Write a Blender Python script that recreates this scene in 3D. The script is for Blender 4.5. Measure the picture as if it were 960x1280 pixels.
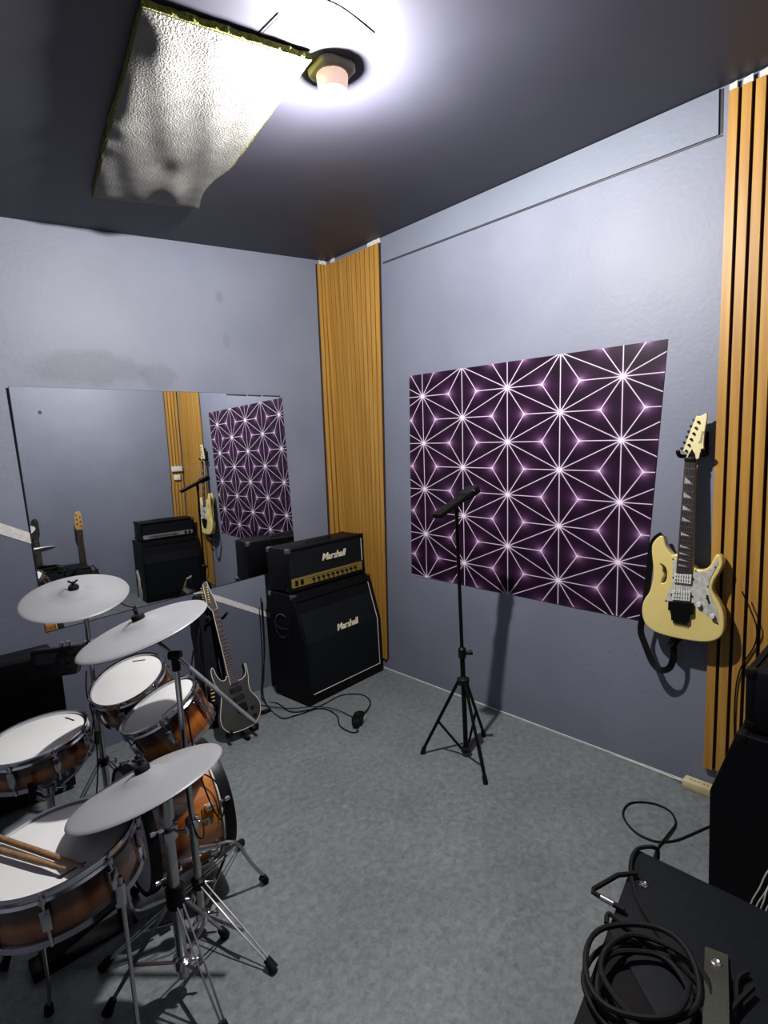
import bpy, bmesh, math, random
from mathutils import Vector, Matrix
random.seed(7)
for o in list(bpy.data.objects): bpy.data.objects.remove(o)
scene = bpy.context.scene
COL = scene.collection

# ------------------------------------------------------------------ camera, world, lamp, exposure
LAMP = (-1.330, -1.735, 2.746)
cam_d = bpy.data.cameras.new('camera'); cam = bpy.data.objects.new('camera', cam_d); COL.objects.link(cam)
cam_d.sensor_fit = 'HORIZONTAL'; cam_d.sensor_width = 36.0; cam_d.lens = 684.55 / 960 * 36.0
cam_d.clip_start = 0.02
yaw, pitch, roll = math.radians(42.56), math.radians(-6.746), math.radians(-3.192)
d = Vector((math.sin(yaw)*math.cos(pitch), math.cos(yaw)*math.cos(pitch), math.sin(pitch)))
r = Vector((math.cos(yaw), -math.sin(yaw), 0)); u = r.cross(d)
r2 = math.cos(roll)*r + math.sin(roll)*u; u2 = -math.sin(roll)*r + math.cos(roll)*u
M = Matrix((r2, u2, -d)).transposed().to_4x4(); M.translation = Vector((-2.5725, -3.2209, 1.6097))
cam.matrix_world = M
scene.camera = cam
w = bpy.data.worlds.new('world'); scene.world = w; w.use_nodes = True
w.node_tree.nodes['Background'].inputs[0].default_value = (0.5, 0.55, 0.65, 1)
w.node_tree.nodes['Background'].inputs[1].default_value = 0.05
ld = bpy.data.lights.new('bulb_light', 'POINT'); ld.energy = 345; ld.shadow_soft_size = 0.026; ld.color = (1.0, 0.97, 0.95)
lo = bpy.data.objects.new('bulb_light', ld); lo.location = LAMP; COL.objects.link(lo)
vs = scene.view_settings
vs.view_transform = 'Standard'; vs.look = 'None'; vs.gamma = 1.0; vs.use_curve_mapping = False; vs.exposure = 0.0

# ------------------------------------------------------------------ materials
MATS = {}
K = 0.58      # overall paint darkness: a strong bare bulb in a dim room
def srgb(c):
    return tuple(((v/255)/12.92 if v/255 <= 0.04045 else (((v/255)+0.055)/1.055)**2.4) for v in c)
def mat(name, col, rough=0.5, metal=0.0, col2=None, scale=20.0, detail=4.0, bump=0.0, bscale=None, stretch=None, spec=0.5, coat=0.0, lo=0.35, hi=0.65):
    """procedural principled material: two colours mixed by noise (object space), optional bump"""
    c2 = col2 if col2 else tuple(v*0.82 for v in col)
    if metal < 0.5: col = tuple(v*K for v in col); c2 = tuple(v*K for v in c2); spec *= 0.7
    m = bpy.data.materials.new(name); m.use_nodes = True; nt = m.node_tree; N = nt.nodes; L = nt.links
    b = N['Principled BSDF']; b.inputs['Roughness'].default_value = rough; b.inputs['Metallic'].default_value = metal
    b.inputs['Specular IOR Level'].default_value = spec; b.inputs['Coat Weight'].default_value = coat
    tc = N.new('ShaderNodeTexCoord'); src = tc.outputs['Object']
    if stretch:
        mp = N.new('ShaderNodeMapping'); mp.inputs['Scale'].default_value = stretch; L.new(src, mp.inputs[0]); src = mp.outputs[0]
    nz = N.new('ShaderNodeTexNoise'); nz.inputs['Scale'].default_value = scale; nz.inputs['Detail'].default_value = detail
    L.new(src, nz.inputs['Vector'])
    rp = N.new('ShaderNodeValToRGB'); L.new(nz.outputs['Fac'], rp.inputs[0])
    rp.color_ramp.elements[0].position = lo; rp.color_ramp.elements[1].position = hi
    rp.color_ramp.elements[0].color = (*c2, 1); rp.color_ramp.elements[1].color = (*col, 1)
    L.new(rp.outputs[0], b.inputs['Base Color'])
    if bump:
        n2 = N.new('ShaderNodeTexNoise'); n2.inputs['Scale'].default_value = bscale or scale*3; n2.inputs['Detail'].default_value = 3
        L.new(src, n2.inputs['Vector'])
        bp = N.new('ShaderNodeBump'); bp.inputs['Strength'].default_value = bump; bp.inputs['Distance'].default_value = 0.01
        L.new(n2.outputs['Fac'], bp.inputs['Height']); L.new(bp.outputs[0], b.inputs['Normal'])
    MATS[name] = m
    return m
def emat(name, col, s):
    m = mat(name, col, 0.4); b = m.node_tree.nodes['Principled BSDF']
    b.inputs['Emission Color'].default_value = (*col, 1); b.inputs['Emission Strength'].default_value = s
    return m

mat('black_tolex', (0.0055, 0.0060, 0.0077), 0.42, scale=300, bump=0.25, bscale=500, spec=0.12)
mat('grille_cloth', (0.0066, 0.0088, 0.0121), 0.8, scale=400, bump=0.3, bscale=700, spec=0.12)
mat('black_plastic', (0.0055, 0.0055, 0.0066), 0.38, spec=0.22)
mat('black_metal', (0.0066, 0.0066, 0.0072), 0.35, 0.3, spec=0.22)
mat('black_rubber', (0.0055, 0.0055, 0.0055), 0.7, spec=0.22)
mat('black_cloth', (0.0077, 0.0094, 0.0127), 0.6, col2=(0.010, 0.012, 0.017), scale=60, bump=0.15, bscale=900, spec=0.10)
mat('flap_cloth', (0.0099, 0.0088, 0.0094), 0.7, scale=60, bump=0.15, bscale=900, spec=0.10)
mat('chrome', (0.52, 0.52, 0.54), 0.14, 1.0, scale=3)
mat('steel', (0.46, 0.46, 0.47), 0.26, 1.0, scale=30)
mat('gold_panel', (0.30, 0.22, 0.055), 0.4, 0.6, scale=40)
mat('gold', (0.60, 0.42, 0.12), 0.3, 0.8, scale=40)
mat('silver_panel', (0.30, 0.31, 0.31), 0.4, 0.5, scale=40)
mat('cream_logo', (0.85, 0.76, 0.56), 0.4)
mat('white_piping', (0.70, 0.66, 0.58), 0.5)
mat('white_plastic', (0.75, 0.74, 0.70), 0.4)
mat('cream_plastic', (0.66, 0.58, 0.34), 0.45, col2=(0.5, 0.42, 0.2), scale=12)
mat('peach_plastic', (0.62, 0.46, 0.36), 0.3, scale=20, spec=0.6)
mat('tan_plastic', (0.40, 0.34, 0.24), 0.3, scale=20, spec=0.6)
mat('drum_head', (0.76, 0.76, 0.75), 0.5, col2=(0.71, 0.71, 0.705), scale=8, bump=0.05, bscale=900)
mat('cymbal_rubber', (0.315, 0.318, 0.335), 0.42, col2=(0.295, 0.297, 0.315), scale=6)
mat('cymbal_under', (0.02, 0.02, 0.022), 0.6)
mat('cream_paint', (0.84, 0.68, 0.26), 0.25, col2=(0.80, 0.63, 0.22), scale=5, coat=0.5)
mat('cream_head', (0.86, 0.76, 0.42), 0.3, scale=5, coat=0.4)
mat('pearl', (0.62, 0.62, 0.58), 0.25, col2=(0.42, 0.42, 0.36), scale=60, detail=6)
mat('rosewood', (0.045, 0.022, 0.016), 0.45, col2=(0.02, 0.011, 0.009), scale=40, stretch=(1, 1, 0.1))
mat('maple', (0.55, 0.36, 0.13), 0.35, col2=(0.42, 0.24, 0.07), scale=30, stretch=(1, 1, 0.15))
mat('charcoal_wood', (0.022, 0.022, 0.017), 0.40, col2=(0.011, 0.011, 0.009), scale=25, stretch=(3, 3, 0.4), coat=0.3)
mat('binding', (0.72, 0.68, 0.58), 0.4)
mat('stick_wood', (0.34, 0.19, 0.09), 0.4, col2=(0.22, 0.11, 0.05), scale=60, stretch=(1, 1, 0.1))
mat('slat_wood', (0.54, 0.295, 0.058), 0.42, col2=(0.38, 0.185, 0.030), scale=26, detail=8, stretch=(1.5, 1.5, 0.06), lo=0.3, hi=0.7)
mat('slat_backing', (0.030, 0.010, 0.005), 0.8)
mat('plaster_white', (0.75, 0.73, 0.70), 0.8, scale=60, bump=0.3)
mat('ceiling_paint', (0.066, 0.066, 0.093), 0.55, col2=(0.054, 0.054, 0.078), scale=2.2, bump=0.05, bscale=9, spec=0.45)
mat('panel_fabric', (0.30, 0.295, 0.275), 0.9, col2=(0.22, 0.215, 0.20), scale=14, detail=8, bump=0.6, bscale=160)
mat('foam_edge', (0.30, 0.31, 0.04), 0.9, col2=(0.09, 0.10, 0.02), scale=120, bump=0.6, bscale=200)
mat('strap_cloth', (0.0066, 0.0060, 0.0066), 0.55, scale=200, spec=0.22)
mat('olive_strap', (0.032, 0.034, 0.022), 0.6, scale=200, bump=0.3, bscale=600)
mat('ink', (0.02, 0.02, 0.025), 0.5)
mat('door_glass', (0.1, 0.1, 0.1), 0.3)
emat('bulb_glow', (0.85, 0.60, 0.47), 0.8)

def wall_material(name, c1, c2, two_tone=False):
    m = bpy.data.materials.new(name); m.use_nodes = True; nt = m.node_tree; N = nt.nodes; L = nt.links
    b = N['Principled BSDF']; b.inputs['Roughness'].default_value = 0.55; b.inputs['Specular IOR Level'].default_value = 0.35
    tc = N.new('ShaderNodeTexCoord')
    n1 = N.new('ShaderNodeTexNoise'); n1.inputs['Scale'].default_value = 1.6; n1.inputs['Detail'].default_value = 6; n1.inputs['Roughness'].default_value = 0.55
    L.new(tc.outputs['Object'], n1.inputs['Vector'])
    rp = N.new('ShaderNodeValToRGB'); rp.color_ramp.elements[0].position = 0.35; rp.color_ramp.elements[1].position = 0.68
    rp.color_ramp.elements[0].color = (*c2, 1); rp.color_ramp.elements[1].color = (*c1, 1)
    L.new(n1.outputs['Fac'], rp.inputs[0]); col = rp.outputs[0]
    if two_tone:      # a darker paint below a diagonal line
        sp = N.new('ShaderNodeSeparateXYZ'); L.new(tc.outputs['Object'], sp.inputs[0])
        ma = N.new('ShaderNodeMath'); ma.operation = 'MULTIPLY_ADD'; ma.inputs[1].default_value = 0.5586; ma.inputs[2].default_value = -0.115
        L.new(sp.outputs['X'], ma.inputs[0])
        ad = N.new('ShaderNodeMath'); ad.operation = 'ADD'; L.new(ma.outputs[0], ad.inputs[0]); L.new(sp.outputs['Z'], ad.inputs[1])
        lt = N.new('ShaderNodeMath'); lt.operation = 'LESS_THAN'; lt.inputs[1].default_value = 0.0; L.new(ad.outputs[0], lt.inputs[0])
        mx = N.new('ShaderNodeMix'); mx.data_type = 'RGBA'; mx.blend_type = 'MULTIPLY'; L.new(lt.outputs[0], mx.inputs[0])
        L.new(col, mx.inputs[6]); mx.inputs[7].default_value = (0.62, 0.62, 0.66, 1); col = mx.outputs[2]
        for (x0, z0, rx, rz, dk) in ((-0.86, 2.60, 0.055, 0.085, 0.80), (-0.84, 2.33, 0.03, 0.06, 0.88), (-1.70, 2.13, 0.30, 0.10, 0.74), (-1.28, 2.10, 0.11, 0.07, 0.84)):   # damp stains
            def mm(op, a, b=None):
                n = N.new('ShaderNodeMath'); n.operation = op
                for i, q in enumerate((a, b)):
                    if q is None: continue
                    if isinstance(q, float): n.inputs[i].default_value = q
                    else: L.new(q, n.inputs[i])
                return n.outputs[0]
            dx = mm('DIVIDE', mm('SUBTRACT', sp.outputs['X'], x0), rx); dz = mm('DIVIDE', mm('SUBTRACT', sp.outputs['Z'], z0), rz)
            dd = mm('ADD', mm('SQRT', mm('ADD', mm('MULTIPLY', dx, dx), mm('MULTIPLY', dz, dz))), mm('MULTIPLY', mm('SUBTRACT', n1.outputs['Fac'], 0.5), 3.0))
            mr = N.new('ShaderNodeMapRange'); mr.interpolation_type = 'SMOOTHSTEP'; L.new(dd, mr.inputs[0]); mr.inputs[1].default_value = 0.55; mr.inputs[2].default_value = 1.15; mr.inputs[3].default_value = 1.0; mr.inputs[4].default_value = 0.0
            sx = N.new('ShaderNodeMix'); sx.data_type = 'RGBA'; sx.blend_type = 'MULTIPLY'; L.new(mr.outputs[0], sx.inputs[0]); L.new(col, sx.inputs[6]); sx.inputs[7].default_value = (dk, dk, dk, 1); col = sx.outputs[2]
    L.new(col, b.inputs['Base Color'])
    n2 = N.new('ShaderNodeTexNoise'); n2.inputs['Scale'].default_value = 45; n2.inputs['Detail'].default_value = 5
    L.new(tc.outputs['Object'], n2.inputs['Vector'])
    bp = N.new('ShaderNodeBump'); bp.inputs['Strength'].default_value = 0.12; bp.inputs['Distance'].default_value = 0.01
    L.new(n2.outputs['Fac'], bp.inputs['Height']); L.new(bp.outputs[0], b.inputs['Normal'])
    MATS[name] = m
WC1, WC2 = (0.124, 0.133, 0.172), (0.101, 0.110, 0.145)
wall_material('wall_paint', WC1, WC2)
wall_material('wall_paint_two_tone', WC1, WC2, True)
wall_material('access_paint', (0.115, 0.130, 0.163), (0.10, 0.114, 0.145))

def floor_material():
    m = bpy.data.materials.new('floor_lino'); m.use_nodes = True; nt = m.node_tree; N = nt.nodes; L = nt.links
    b = N['Principled BSDF']; b.inputs['Roughness'].default_value = 0.5; b.inputs['Specular IOR Level'].default_value = 0.3
    tc = N.new('ShaderNodeTexCoord')
    n1 = N.new('ShaderNodeTexNoise'); n1.inputs['Scale'].default_value = 34; n1.inputs['Detail'].default_value = 12; n1.inputs['Roughness'].default_value = 0.78; n1.inputs['Distortion'].default_value = 0.5
    n2 = N.new('ShaderNodeTexNoise'); n2.inputs['Scale'].default_value = 3.0; n2.inputs['Detail'].default_value = 5
    L.new(tc.outputs['Object'], n1.inputs['Vector']); L.new(tc.outputs['Object'], n2.inputs['Vector'])
    rp = N.new('ShaderNodeValToRGB'); e = rp.color_ramp.elements
    e[0].position = 0.30; e[0].color = (0.058, 0.066, 0.070, 1); e[1].position = 0.72; e[1].color = (0.172, 0.186, 0.190, 1)
    L.new(n1.outputs['Fac'], rp.inputs[0])
    r2 = N.new('ShaderNodeValToRGB'); e = r2.color_ramp.elements
    e[0].position = 0.3; e[0].color = (0.78, 0.80, 0.82, 1); e[1].position = 0.7; e[1].color = (1, 1, 1, 1)
    L.new(n2.outputs['Fac'], r2.inputs[0])
    mx = N.new('ShaderNodeMix'); mx.data_type = 'RGBA'; mx.blend_type = 'MULTIPLY'; mx.inputs[0].default_value = 1
    L.new(rp.outputs[0], mx.inputs[6]); L.new(r2.outputs[0], mx.inputs[7]); L.new(mx.outputs[2], b.inputs['Base Color'])
    bp = N.new('ShaderNodeBump'); bp.inputs['Strength'].default_value = 0.10; bp.inputs['Distance'].default_value = 0.004
    L.new(n1.outputs['Fac'], bp.inputs['Height']); L.new(bp.outputs[0], b.inputs['Normal'])
    MATS['floor_lino'] = m
floor_material()

def burst_material(name, stops):
    """drum shell lacquer: amber figured wood fading to dark red brown at the two rims of the shell"""
    m = bpy.data.materials.new(name); m.use_nodes = True; nt = m.node_tree; N = nt.nodes; L = nt.links
    b = N['Principled BSDF']; b.inputs['Roughness'].default_value = 0.22; b.inputs['Coat Weight'].default_value = 0.7; b.inputs['Coat Roughness'].default_value = 0.08
    tc = N.new('ShaderNodeTexCoord'); sp = N.new('ShaderNodeSeparateXYZ'); L.new(tc.outputs['Generated'], sp.inputs[0])
    rp = N.new('ShaderNodeValToRGB'); cr = rp.color_ramp
    cr.elements[0].position = stops[0][0]; cr.elements[0].color = (*stops[0][1], 1)
    cr.elements[1].position = stops[-1][0]; cr.elements[1].color = (*stops[-1][1], 1)
    for p, c in stops[1:-1]:
        e = cr.elements.new(p); e.color = (*c, 1)
    L.new(sp.outputs['Z'], rp.inputs[0])
    mp = N.new('ShaderNodeMapping'); mp.inputs['Scale'].default_value = (30, 30, 6); L.new(tc.outputs['Object'], mp.inputs[0])
    nz = N.new('ShaderNodeTexNoise'); nz.inputs['Scale'].default_value = 1.2; nz.inputs['Detail'].default_value = 7; nz.inputs['Distortion'].default_value = 0.8; L.new(mp.outputs[0], nz.inputs['Vector'])
    r2 = N.new('ShaderNodeValToRGB'); r2.color_ramp.elements[0].color = (0.55, 0.5, 0.45, 1); r2.color_ramp.elements[0].position = 0.3; r2.color_ramp.elements[1].position = 0.6
    L.new(nz.outputs['Fac'], r2.inputs[0])
    mx = N.new('ShaderNodeMix'); mx.data_type = 'RGBA'; mx.blend_type = 'MULTIPLY'; mx.inputs[0].default_value = 1
    L.new(rp.outputs[0], mx.inputs[6]); L.new(r2.outputs[0], mx.inputs[7]); L.new(mx.outputs[2], b.inputs['Base Color'])
    MATS[name] = m
burst_material('sunburst_shell', ((0.0, (0.05, 0.010, 0.004)), (0.20, (0.20, 0.055, 0.008)), (0.42, (0.30, 0.095, 0.012)), (0.62, (0.060, 0.011, 0.005)), (1.0, (0.022, 0.004, 0.004))))
burst_material('sunburst_kick', ((0.0, (0.03, 0.007, 0.004)), (0.30, (0.10, 0.024, 0.005)), (0.60, (0.30, 0.095, 0.012)), (0.88, (0.34, 0.12, 0.016)), (1.0, (0.16, 0.04, 0.007))))

def mirror_material():
    m = bpy.data.materials.new('mirror_silver'); m.use_nodes = True; nt = m.node_tree; N = nt.nodes; L = nt.links
    b = N['Principled BSDF']; b.inputs['Metallic'].default_value = 1.0; b.inputs['Roughness'].default_value = 0.012
    tc = N.new('ShaderNodeTexCoord'); nz = N.new('ShaderNodeTexNoise'); nz.inputs['Scale'].default_value = 3; L.new(tc.outputs['Object'], nz.inputs['Vector'])
    rp = N.new('ShaderNodeValToRGB'); rp.color_ramp.elements[0].color = (0.80, 0.83, 0.84, 1); rp.color_ramp.elements[1].color = (0.85, 0.87, 0.88, 1)
    L.new(nz.outputs['Fac'], rp.inputs[0]); L.new(rp.outputs[0], b.inputs['Base Color'])
    MATS['mirror_silver'] = m
mirror_material()

def poster_material():
    """printed star lattice: bright lines from each star to its neighbours and to the middles of the triangles"""
    m = bpy.data.materials.new('poster_print'); m.use_nodes = True; nt = m.node_tree; N = nt.nodes; L = nt.links
    b = N['Principled BSDF']; b.inputs['Roughness'].default_value = 0.36; b.inputs['Specular IOR Level'].default_value = 0.16
    def mth(op, *a):
        n = N.new('ShaderNodeMath'); n.operation = op
        for i, x in enumerate(a):
            if isinstance(x, (int, float)): n.inputs[i].default_value = x
            else: L.new(x, n.inputs[i])
        return n.outputs[0]
    uv = N.new('ShaderNodeUVMap'); uv.uv_map = 'lattice'
    sp = N.new('ShaderNodeSeparateXYZ'); L.new(uv.outputs[0], sp.inputs[0]); U, V = sp.outputs['X'], sp.outputs['Y']
    h = math.sqrt(3)/2
    ax = mth('WRAP', U, h, -h); ay = mth('WRAP', mth('SUBTRACT', V, 0.5), 0.5, -0.5)
    bx = mth('WRAP', mth('SUBTRACT', U, h), h, -h); by = mth('WRAP', V, 0.5, -0.5)
    la = mth('SQRT', mth('ADD', mth('MULTIPLY', ax, ax), mth('MULTIPLY', ay, ay)))
    lb = mth('SQRT', mth('ADD', mth('MULTIPLY', bx, bx), mth('MULTIPLY', by, by)))
    sel = mth('LESS_THAN', la, lb)
    def pick(p, q): return mth('ADD', mth('MULTIPLY', p, sel), mth('MULTIPLY', q, mth('SUBTRACT', 1.0, sel)))
    x = pick(ax, bx); y = pick(ay, by); rr = mth('MINIMUM', la, lb)
    th = mth('ARCTAN2', y, x)
    t15 = math.radians(15)
    fold = mth('WRAP', th, t15, -t15)
    dist = mth('MULTIPLY', rr, mth('ABSOLUTE', mth('SINE', fold)))
    line = mth('SUBTRACT', 1.0, mth('SMOOTH_MIN', mth('DIVIDE', dist, 0.0100), 1.0, 0.25)); line = mth('MAXIMUM', line, 0.0)
    halo = mth('POWER', 2.718, mth('MULTIPLY', dist, -30.0))
    t60 = mth('WRAP', th, math.radians(30), -math.radians(30))
    cx = mth('SUBTRACT', mth('MULTIPLY', rr, mth('COSINE', t60)), 0.5774); cy = mth('MULTIPLY', rr, mth('SINE', t60))
    cd = mth('SQRT', mth('ADD', mth('MULTIPLY', cx, cx), mth('MULTIPLY', cy, cy)))
    cglow = mth('POWER', 2.718, mth('MULTIPLY', cd, -13.0)); sglow = mth('POWER', 2.718, mth('MULTIPLY', rr, -38.0))
    # every facet has its own darkness
    par = mth('ABSOLUTE', mth('SINE', mth('ADD', mth('MULTIPLY', mth('FLOOR', mth('DIVIDE', th, math.radians(30))), 1.9), 0.4)))
    facet = mth('MULTIPLY_ADD', par, 0.008, 0.0)
    amt = mth('ADD', facet, mth('MULTIPLY', halo, 0.020)); amt = mth('ADD', amt, mth('MULTIPLY', cglow, 0.24))
    pur = N.new('ShaderNodeMix'); pur.data_type = 'RGBA'; L.new(mth('MINIMUM', mth('MULTIPLY', amt, 1.4), 1.0), pur.inputs[0])
    pur.inputs[6].default_value = (0.0016, 0.0008, 0.0020, 1); pur.inputs[7].default_value = (0.32, 0.095, 0.34, 1)
    wh = N.new('ShaderNodeMix'); wh.data_type = 'RGBA'
    f = mth('MINIMUM', mth('ADD', line, mth('ADD', mth('MULTIPLY', sglow, 1.6), mth('MULTIPLY', mth('POWER', cglow, 3.0), 0.8))), 1.0); L.new(f, wh.inputs[0])
    L.new(pur.outputs[2], wh.inputs[6]); wh.inputs[7].default_value = (0.58, 0.46, 0.60, 1)
    L.new(wh.outputs[2], b.inputs['Base Color'])
    MATS['poster_print'] = m
poster_material()

# ------------------------------------------------------------------ mesh helpers
WOFF = {}
class MB:
    def __init__(s): s.v = []; s.f = []
    def add(s, vs, fs):
        b = len(s.v); s.v += [Vector(v) for v in vs]; s.f += [tuple(b+i for i in f) for f in fs]; return s
    def box(s, a, b):
        x0, y0, z0 = a; x1, y1, z1 = b
        return s.add([(x0,y0,z0),(x1,y0,z0),(x1,y1,z0),(x0,y1,z0),(x0,y0,z1),(x1,y0,z1),(x1,y1,z1),(x0,y1,z1)],
                     [(0,3,2,1),(4,5,6,7),(0,1,5,4),(1,2,6,5),(2,3,7,6),(3,0,4,7)])
    def hull8(s, p):     # eight corners in box order
        return s.add(p, [(0,3,2,1),(4,5,6,7),(0,1,5,4),(1,2,6,5),(2,3,7,6),(3,0,4,7)])
    def qbox(s, q, n, t0, t1):    # quad on a plane, thick along n
        n = Vector(n); q = [Vector(p) for p in q]
        return s.hull8([p + n*t0 for p in q] + [p + n*t1 for p in q])
    def tube(s, pts, r, n=8, closed=False, rads=None):
        pts = [Vector(p) for p in pts]; m = len(pts); rings = []
        t0 = (pts[1]-pts[0]).normalized(); ref = Vector((0,0,1)) if abs(t0.z) < 0.9 else Vector((1,0,0))
        a = t0.cross(ref).normalized()
        base = len(s.v)
        for i in range(m):
            if closed: t = (pts[(i+1)%m]-pts[i-1]).normalized()
            elif i == 0: t = t0
            elif i == m-1: t = (pts[i]-pts[i-1]).normalized()
            else: t = (pts[i+1]-pts[i-1]).normalized()
            a = (a - t*a.dot(t)).normalized(); b = t.cross(a); rr = rads[i] if rads else r
            for k in range(n):
                g = 2*math.pi*k/n; s.v.append(pts[i] + (a*math.cos(g)+b*math.sin(g))*rr)
        for i in range(m if closed else m-1):
            j = (i+1) % m
            for k in range(n):
                k2 = (k+1) % n
                s.f.append((base+i*n+k, base+i*n+k2, base+j*n+k2, base+j*n+k))
        if not closed:
            s.f.append(tuple(base+k for k in reversed(range(n)))); s.f.append(tuple(base+(m-1)*n+k for k in range(n)))
        return s
    def rod(s, a, b, r, r1=None, n=10): return s.tube([a, b], r, n, rads=[r, r if r1 is None else r1])
    def lathe(s, prof, n=40, M=None, closed=False):    # prof: (radius, z) pairs about local z
        base = len(s.v); m = len(prof)
        for (rr, z) in prof:
            for k in range(n):
                g = 2*math.pi*k/n; v = Vector((rr*math.cos(g), rr*math.sin(g), z)); s.v.append(M @ v if M else v)
        for i in range(m if closed else m-1):
            j = (i+1) % m
            for k in range(n):
                k2 = (k+1) % n
                s.f.append((base+i*n+k, base+i*n+k2, base+j*n+k2, base+j*n+k))
        if not closed:
            if prof[0][0] > 1e-6: s.f.append(tuple(base+k for k in reversed(range(n))))
            if prof[-1][0] > 1e-6: s.f.append(tuple(base+(m-1)*n+k for k in range(n)))
        return s
    def band(s, pts, n, width, thick):     # flat band whose face looks along n
        pts = [Vector(p) for p in pts]; n = Vector(n).normalized(); base = len(s.v); m = len(pts)
        for i in range(m):
            t = (pts[min(i+1, m-1)]-pts[max(i-1, 0)]).normalized(); w = t.cross(n).normalized(); nn = w.cross(t)
            for a, b in ((-1, -1), (1, -1), (1, 1), (-1, 1)): s.v.append(pts[i] + w*a*width/2 + nn*b*thick/2)
        for i in range(m-1):
            for k in range(4): s.f.append((base+4*i+k, base+4*i+(k+1) % 4, base+4*i+4+(k+1) % 4, base+4*i+4+k))
        s.f.append((base+3, base+2, base+1, base)); s.f.append(tuple(base+4*(m-1)+k for k in range(4)))
        return s
    def prism(s, outline, z0, z1, M=None):
        n = len(outline); vs = [Vector((x, y, z0)) for x, y in outline] + [Vector((x, y, z1)) for x, y in outline]
        if M: vs = [M @ v for v in vs]
        return s.add(vs, [tuple(reversed(range(n))), tuple(range(n, 2*n))] + [(i, (i+1) % n, n+(i+1) % n, n+i) for i in range(n)])
    def ribbon(s, pts, wdir, width, thick):     # flat band through pts, width along wdir
        pts = [Vector(p) for p in pts]; wdir = Vector(wdir).normalized(); base = len(s.v); m = len(pts)
        for i in range(m):
            t = (pts[min(i+1, m-1)]-pts[max(i-1, 0)]).normalized(); nn = t.cross(wdir).normalized()
            for a, b in ((-1, -1), (1, -1), (1, 1), (-1, 1)): s.v.append(pts[i] + wdir*a*width/2 + nn*b*thick/2)
        for i in range(m-1):
            for k in range(4): s.f.append((base+4*i+k, base+4*i+(k+1) % 4, base+4*i+4+(k+1) % 4, base+4*i+4+k))
        s.f.append((base+3, base+2, base+1, base)); s.f.append(tuple(base+4*(m-1)+k for k in range(4)))
        return s

def finish(me, material, smooth=35, bevel=0.0):
    bm = bmesh.new(); bm.from_mesh(me)
    bmesh.ops.remove_doubles(bm, verts=bm.verts, dist=1e-6)
    if bevel:
        es = [e for e in bm.edges if len(e.link_faces) == 2 and e.calc_face_angle(0) > 0.6]
        bmesh.ops.bevel(bm, geom=es, offset=bevel, segments=2, affect='EDGES', profile=0.5)
    bmesh.ops.recalc_face_normals(bm, faces=bm.faces)
    bm.to_mesh(me); bm.free()
    if smooth:
        me.shade_smooth(); me.set_sharp_from_angle(angle=math.radians(smooth))
    me.materials.append(MATS[material])

def link(name, me, parent=None, loc=None):
    o = bpy.data.objects.new(name, me); COL.objects.link(o)
    if parent: o.parent = parent
    if loc is not None: o.location = loc
    return o
def part(name, mb, material, parent, local=False, smooth=35, bevel=0.0):
    """a mesh child; vertices in world space unless local"""
    off = Vector((0, 0, 0)) if local else WOFF[parent.name]
    me = bpy.data.meshes.new(name); me.from_pydata([v-off for v in mb.v], [], mb.f); me.update()
    finish(me, material, smooth, bevel)
    o = link(name, me, parent); WOFF[o.name] = WOFF[parent.name]
    return o
def solo(name, mb, material, label, cat, group=None, kind=None, smooth=35, bevel=0.0, origin=True):
    """a top-level single mesh thing (or piece of the setting)"""
    xs = [v.x for v in mb.v]; ys = [v.y for v in mb.v]; zs = [v.z for v in mb.v]
    c = Vector(((min(xs)+max(xs))/2, (min(ys)+max(ys))/2, min(zs))) if origin else Vector((0, 0, 0))
    me = bpy.data.meshes.new(name); me.from_pydata([v-c for v in mb.v], [], mb.f); me.update()
    finish(me, material, smooth, bevel)
    o = link(name, me, None, c); WOFF[o.name] = c; tag(o, label, cat, group, kind)
    return o
def tag(o, label=None, cat=None, group=None, kind=None):
    if label: o['label'] = label
    if cat: o['category'] = cat
    if group: o['group'] = group
    if kind: o['kind'] = kind
    return o
def thing(name, label, cat, loc=(0, 0, 0), group=None, matrix=None):
    o = bpy.data.objects.new(name, None); COL.objects.link(o); o.empty_display_size = 0.05
    if matrix is not None: o.matrix_world = matrix; WOFF[o.name] = Vector((0, 0, 0))
    else: o.location = loc; WOFF[o.name] = Vector(loc)
    return tag(o, label, cat, group)
def copy_tree(o, parent=None):
    c = o.copy(); COL.objects.link(c); c.parent = parent; WOFF[c.name] = WOFF[o.name]
    for ch in list(o.children): copy_tree(ch, c)
    return c
def curve_mesh(name, outlines, depth, bevel, material, M, parent):
    """flat outline (with holes) extruded: local x,y -> M"""
    cu = bpy.data.curves.new(name, 'CURVE'); cu.dimensions = '2D'; cu.fill_mode = 'BOTH'; cu.extrude = depth/2; cu.bevel_depth = bevel; cu.bevel_resolution = 2
    for o in outlines:
        s = cu.splines.new('POLY'); s.points.add(len(o)-1); s.use_cyclic_u = True
        for p, (x, y) in zip(s.points, o): p.co = (x, y, 0, 1)
    return from_curve(name, cu, material, M, parent)
def from_curve(name, cu, material, M, parent):
    t = bpy.data.objects.new('tmp', cu); COL.objects.link(t)
    dg = bpy.context.evaluated_depsgraph_get(); dg.update()
    me = bpy.data.meshes.new_from_object(t.evaluated_get(dg)); bpy.data.objects.remove(t); bpy.data.curves.remove(cu)
    me.name = name; me.transform(Matrix.Translation(-WOFF[parent.name]) @ M)
    me.materials.clear(); me.materials.append(MATS[material]); me.shade_smooth(); me.set_sharp_from_angle(angle=math.radians(40))
    o = link(name, me, parent); WOFF[o.name] = WOFF[parent.name]
    return o
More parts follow.
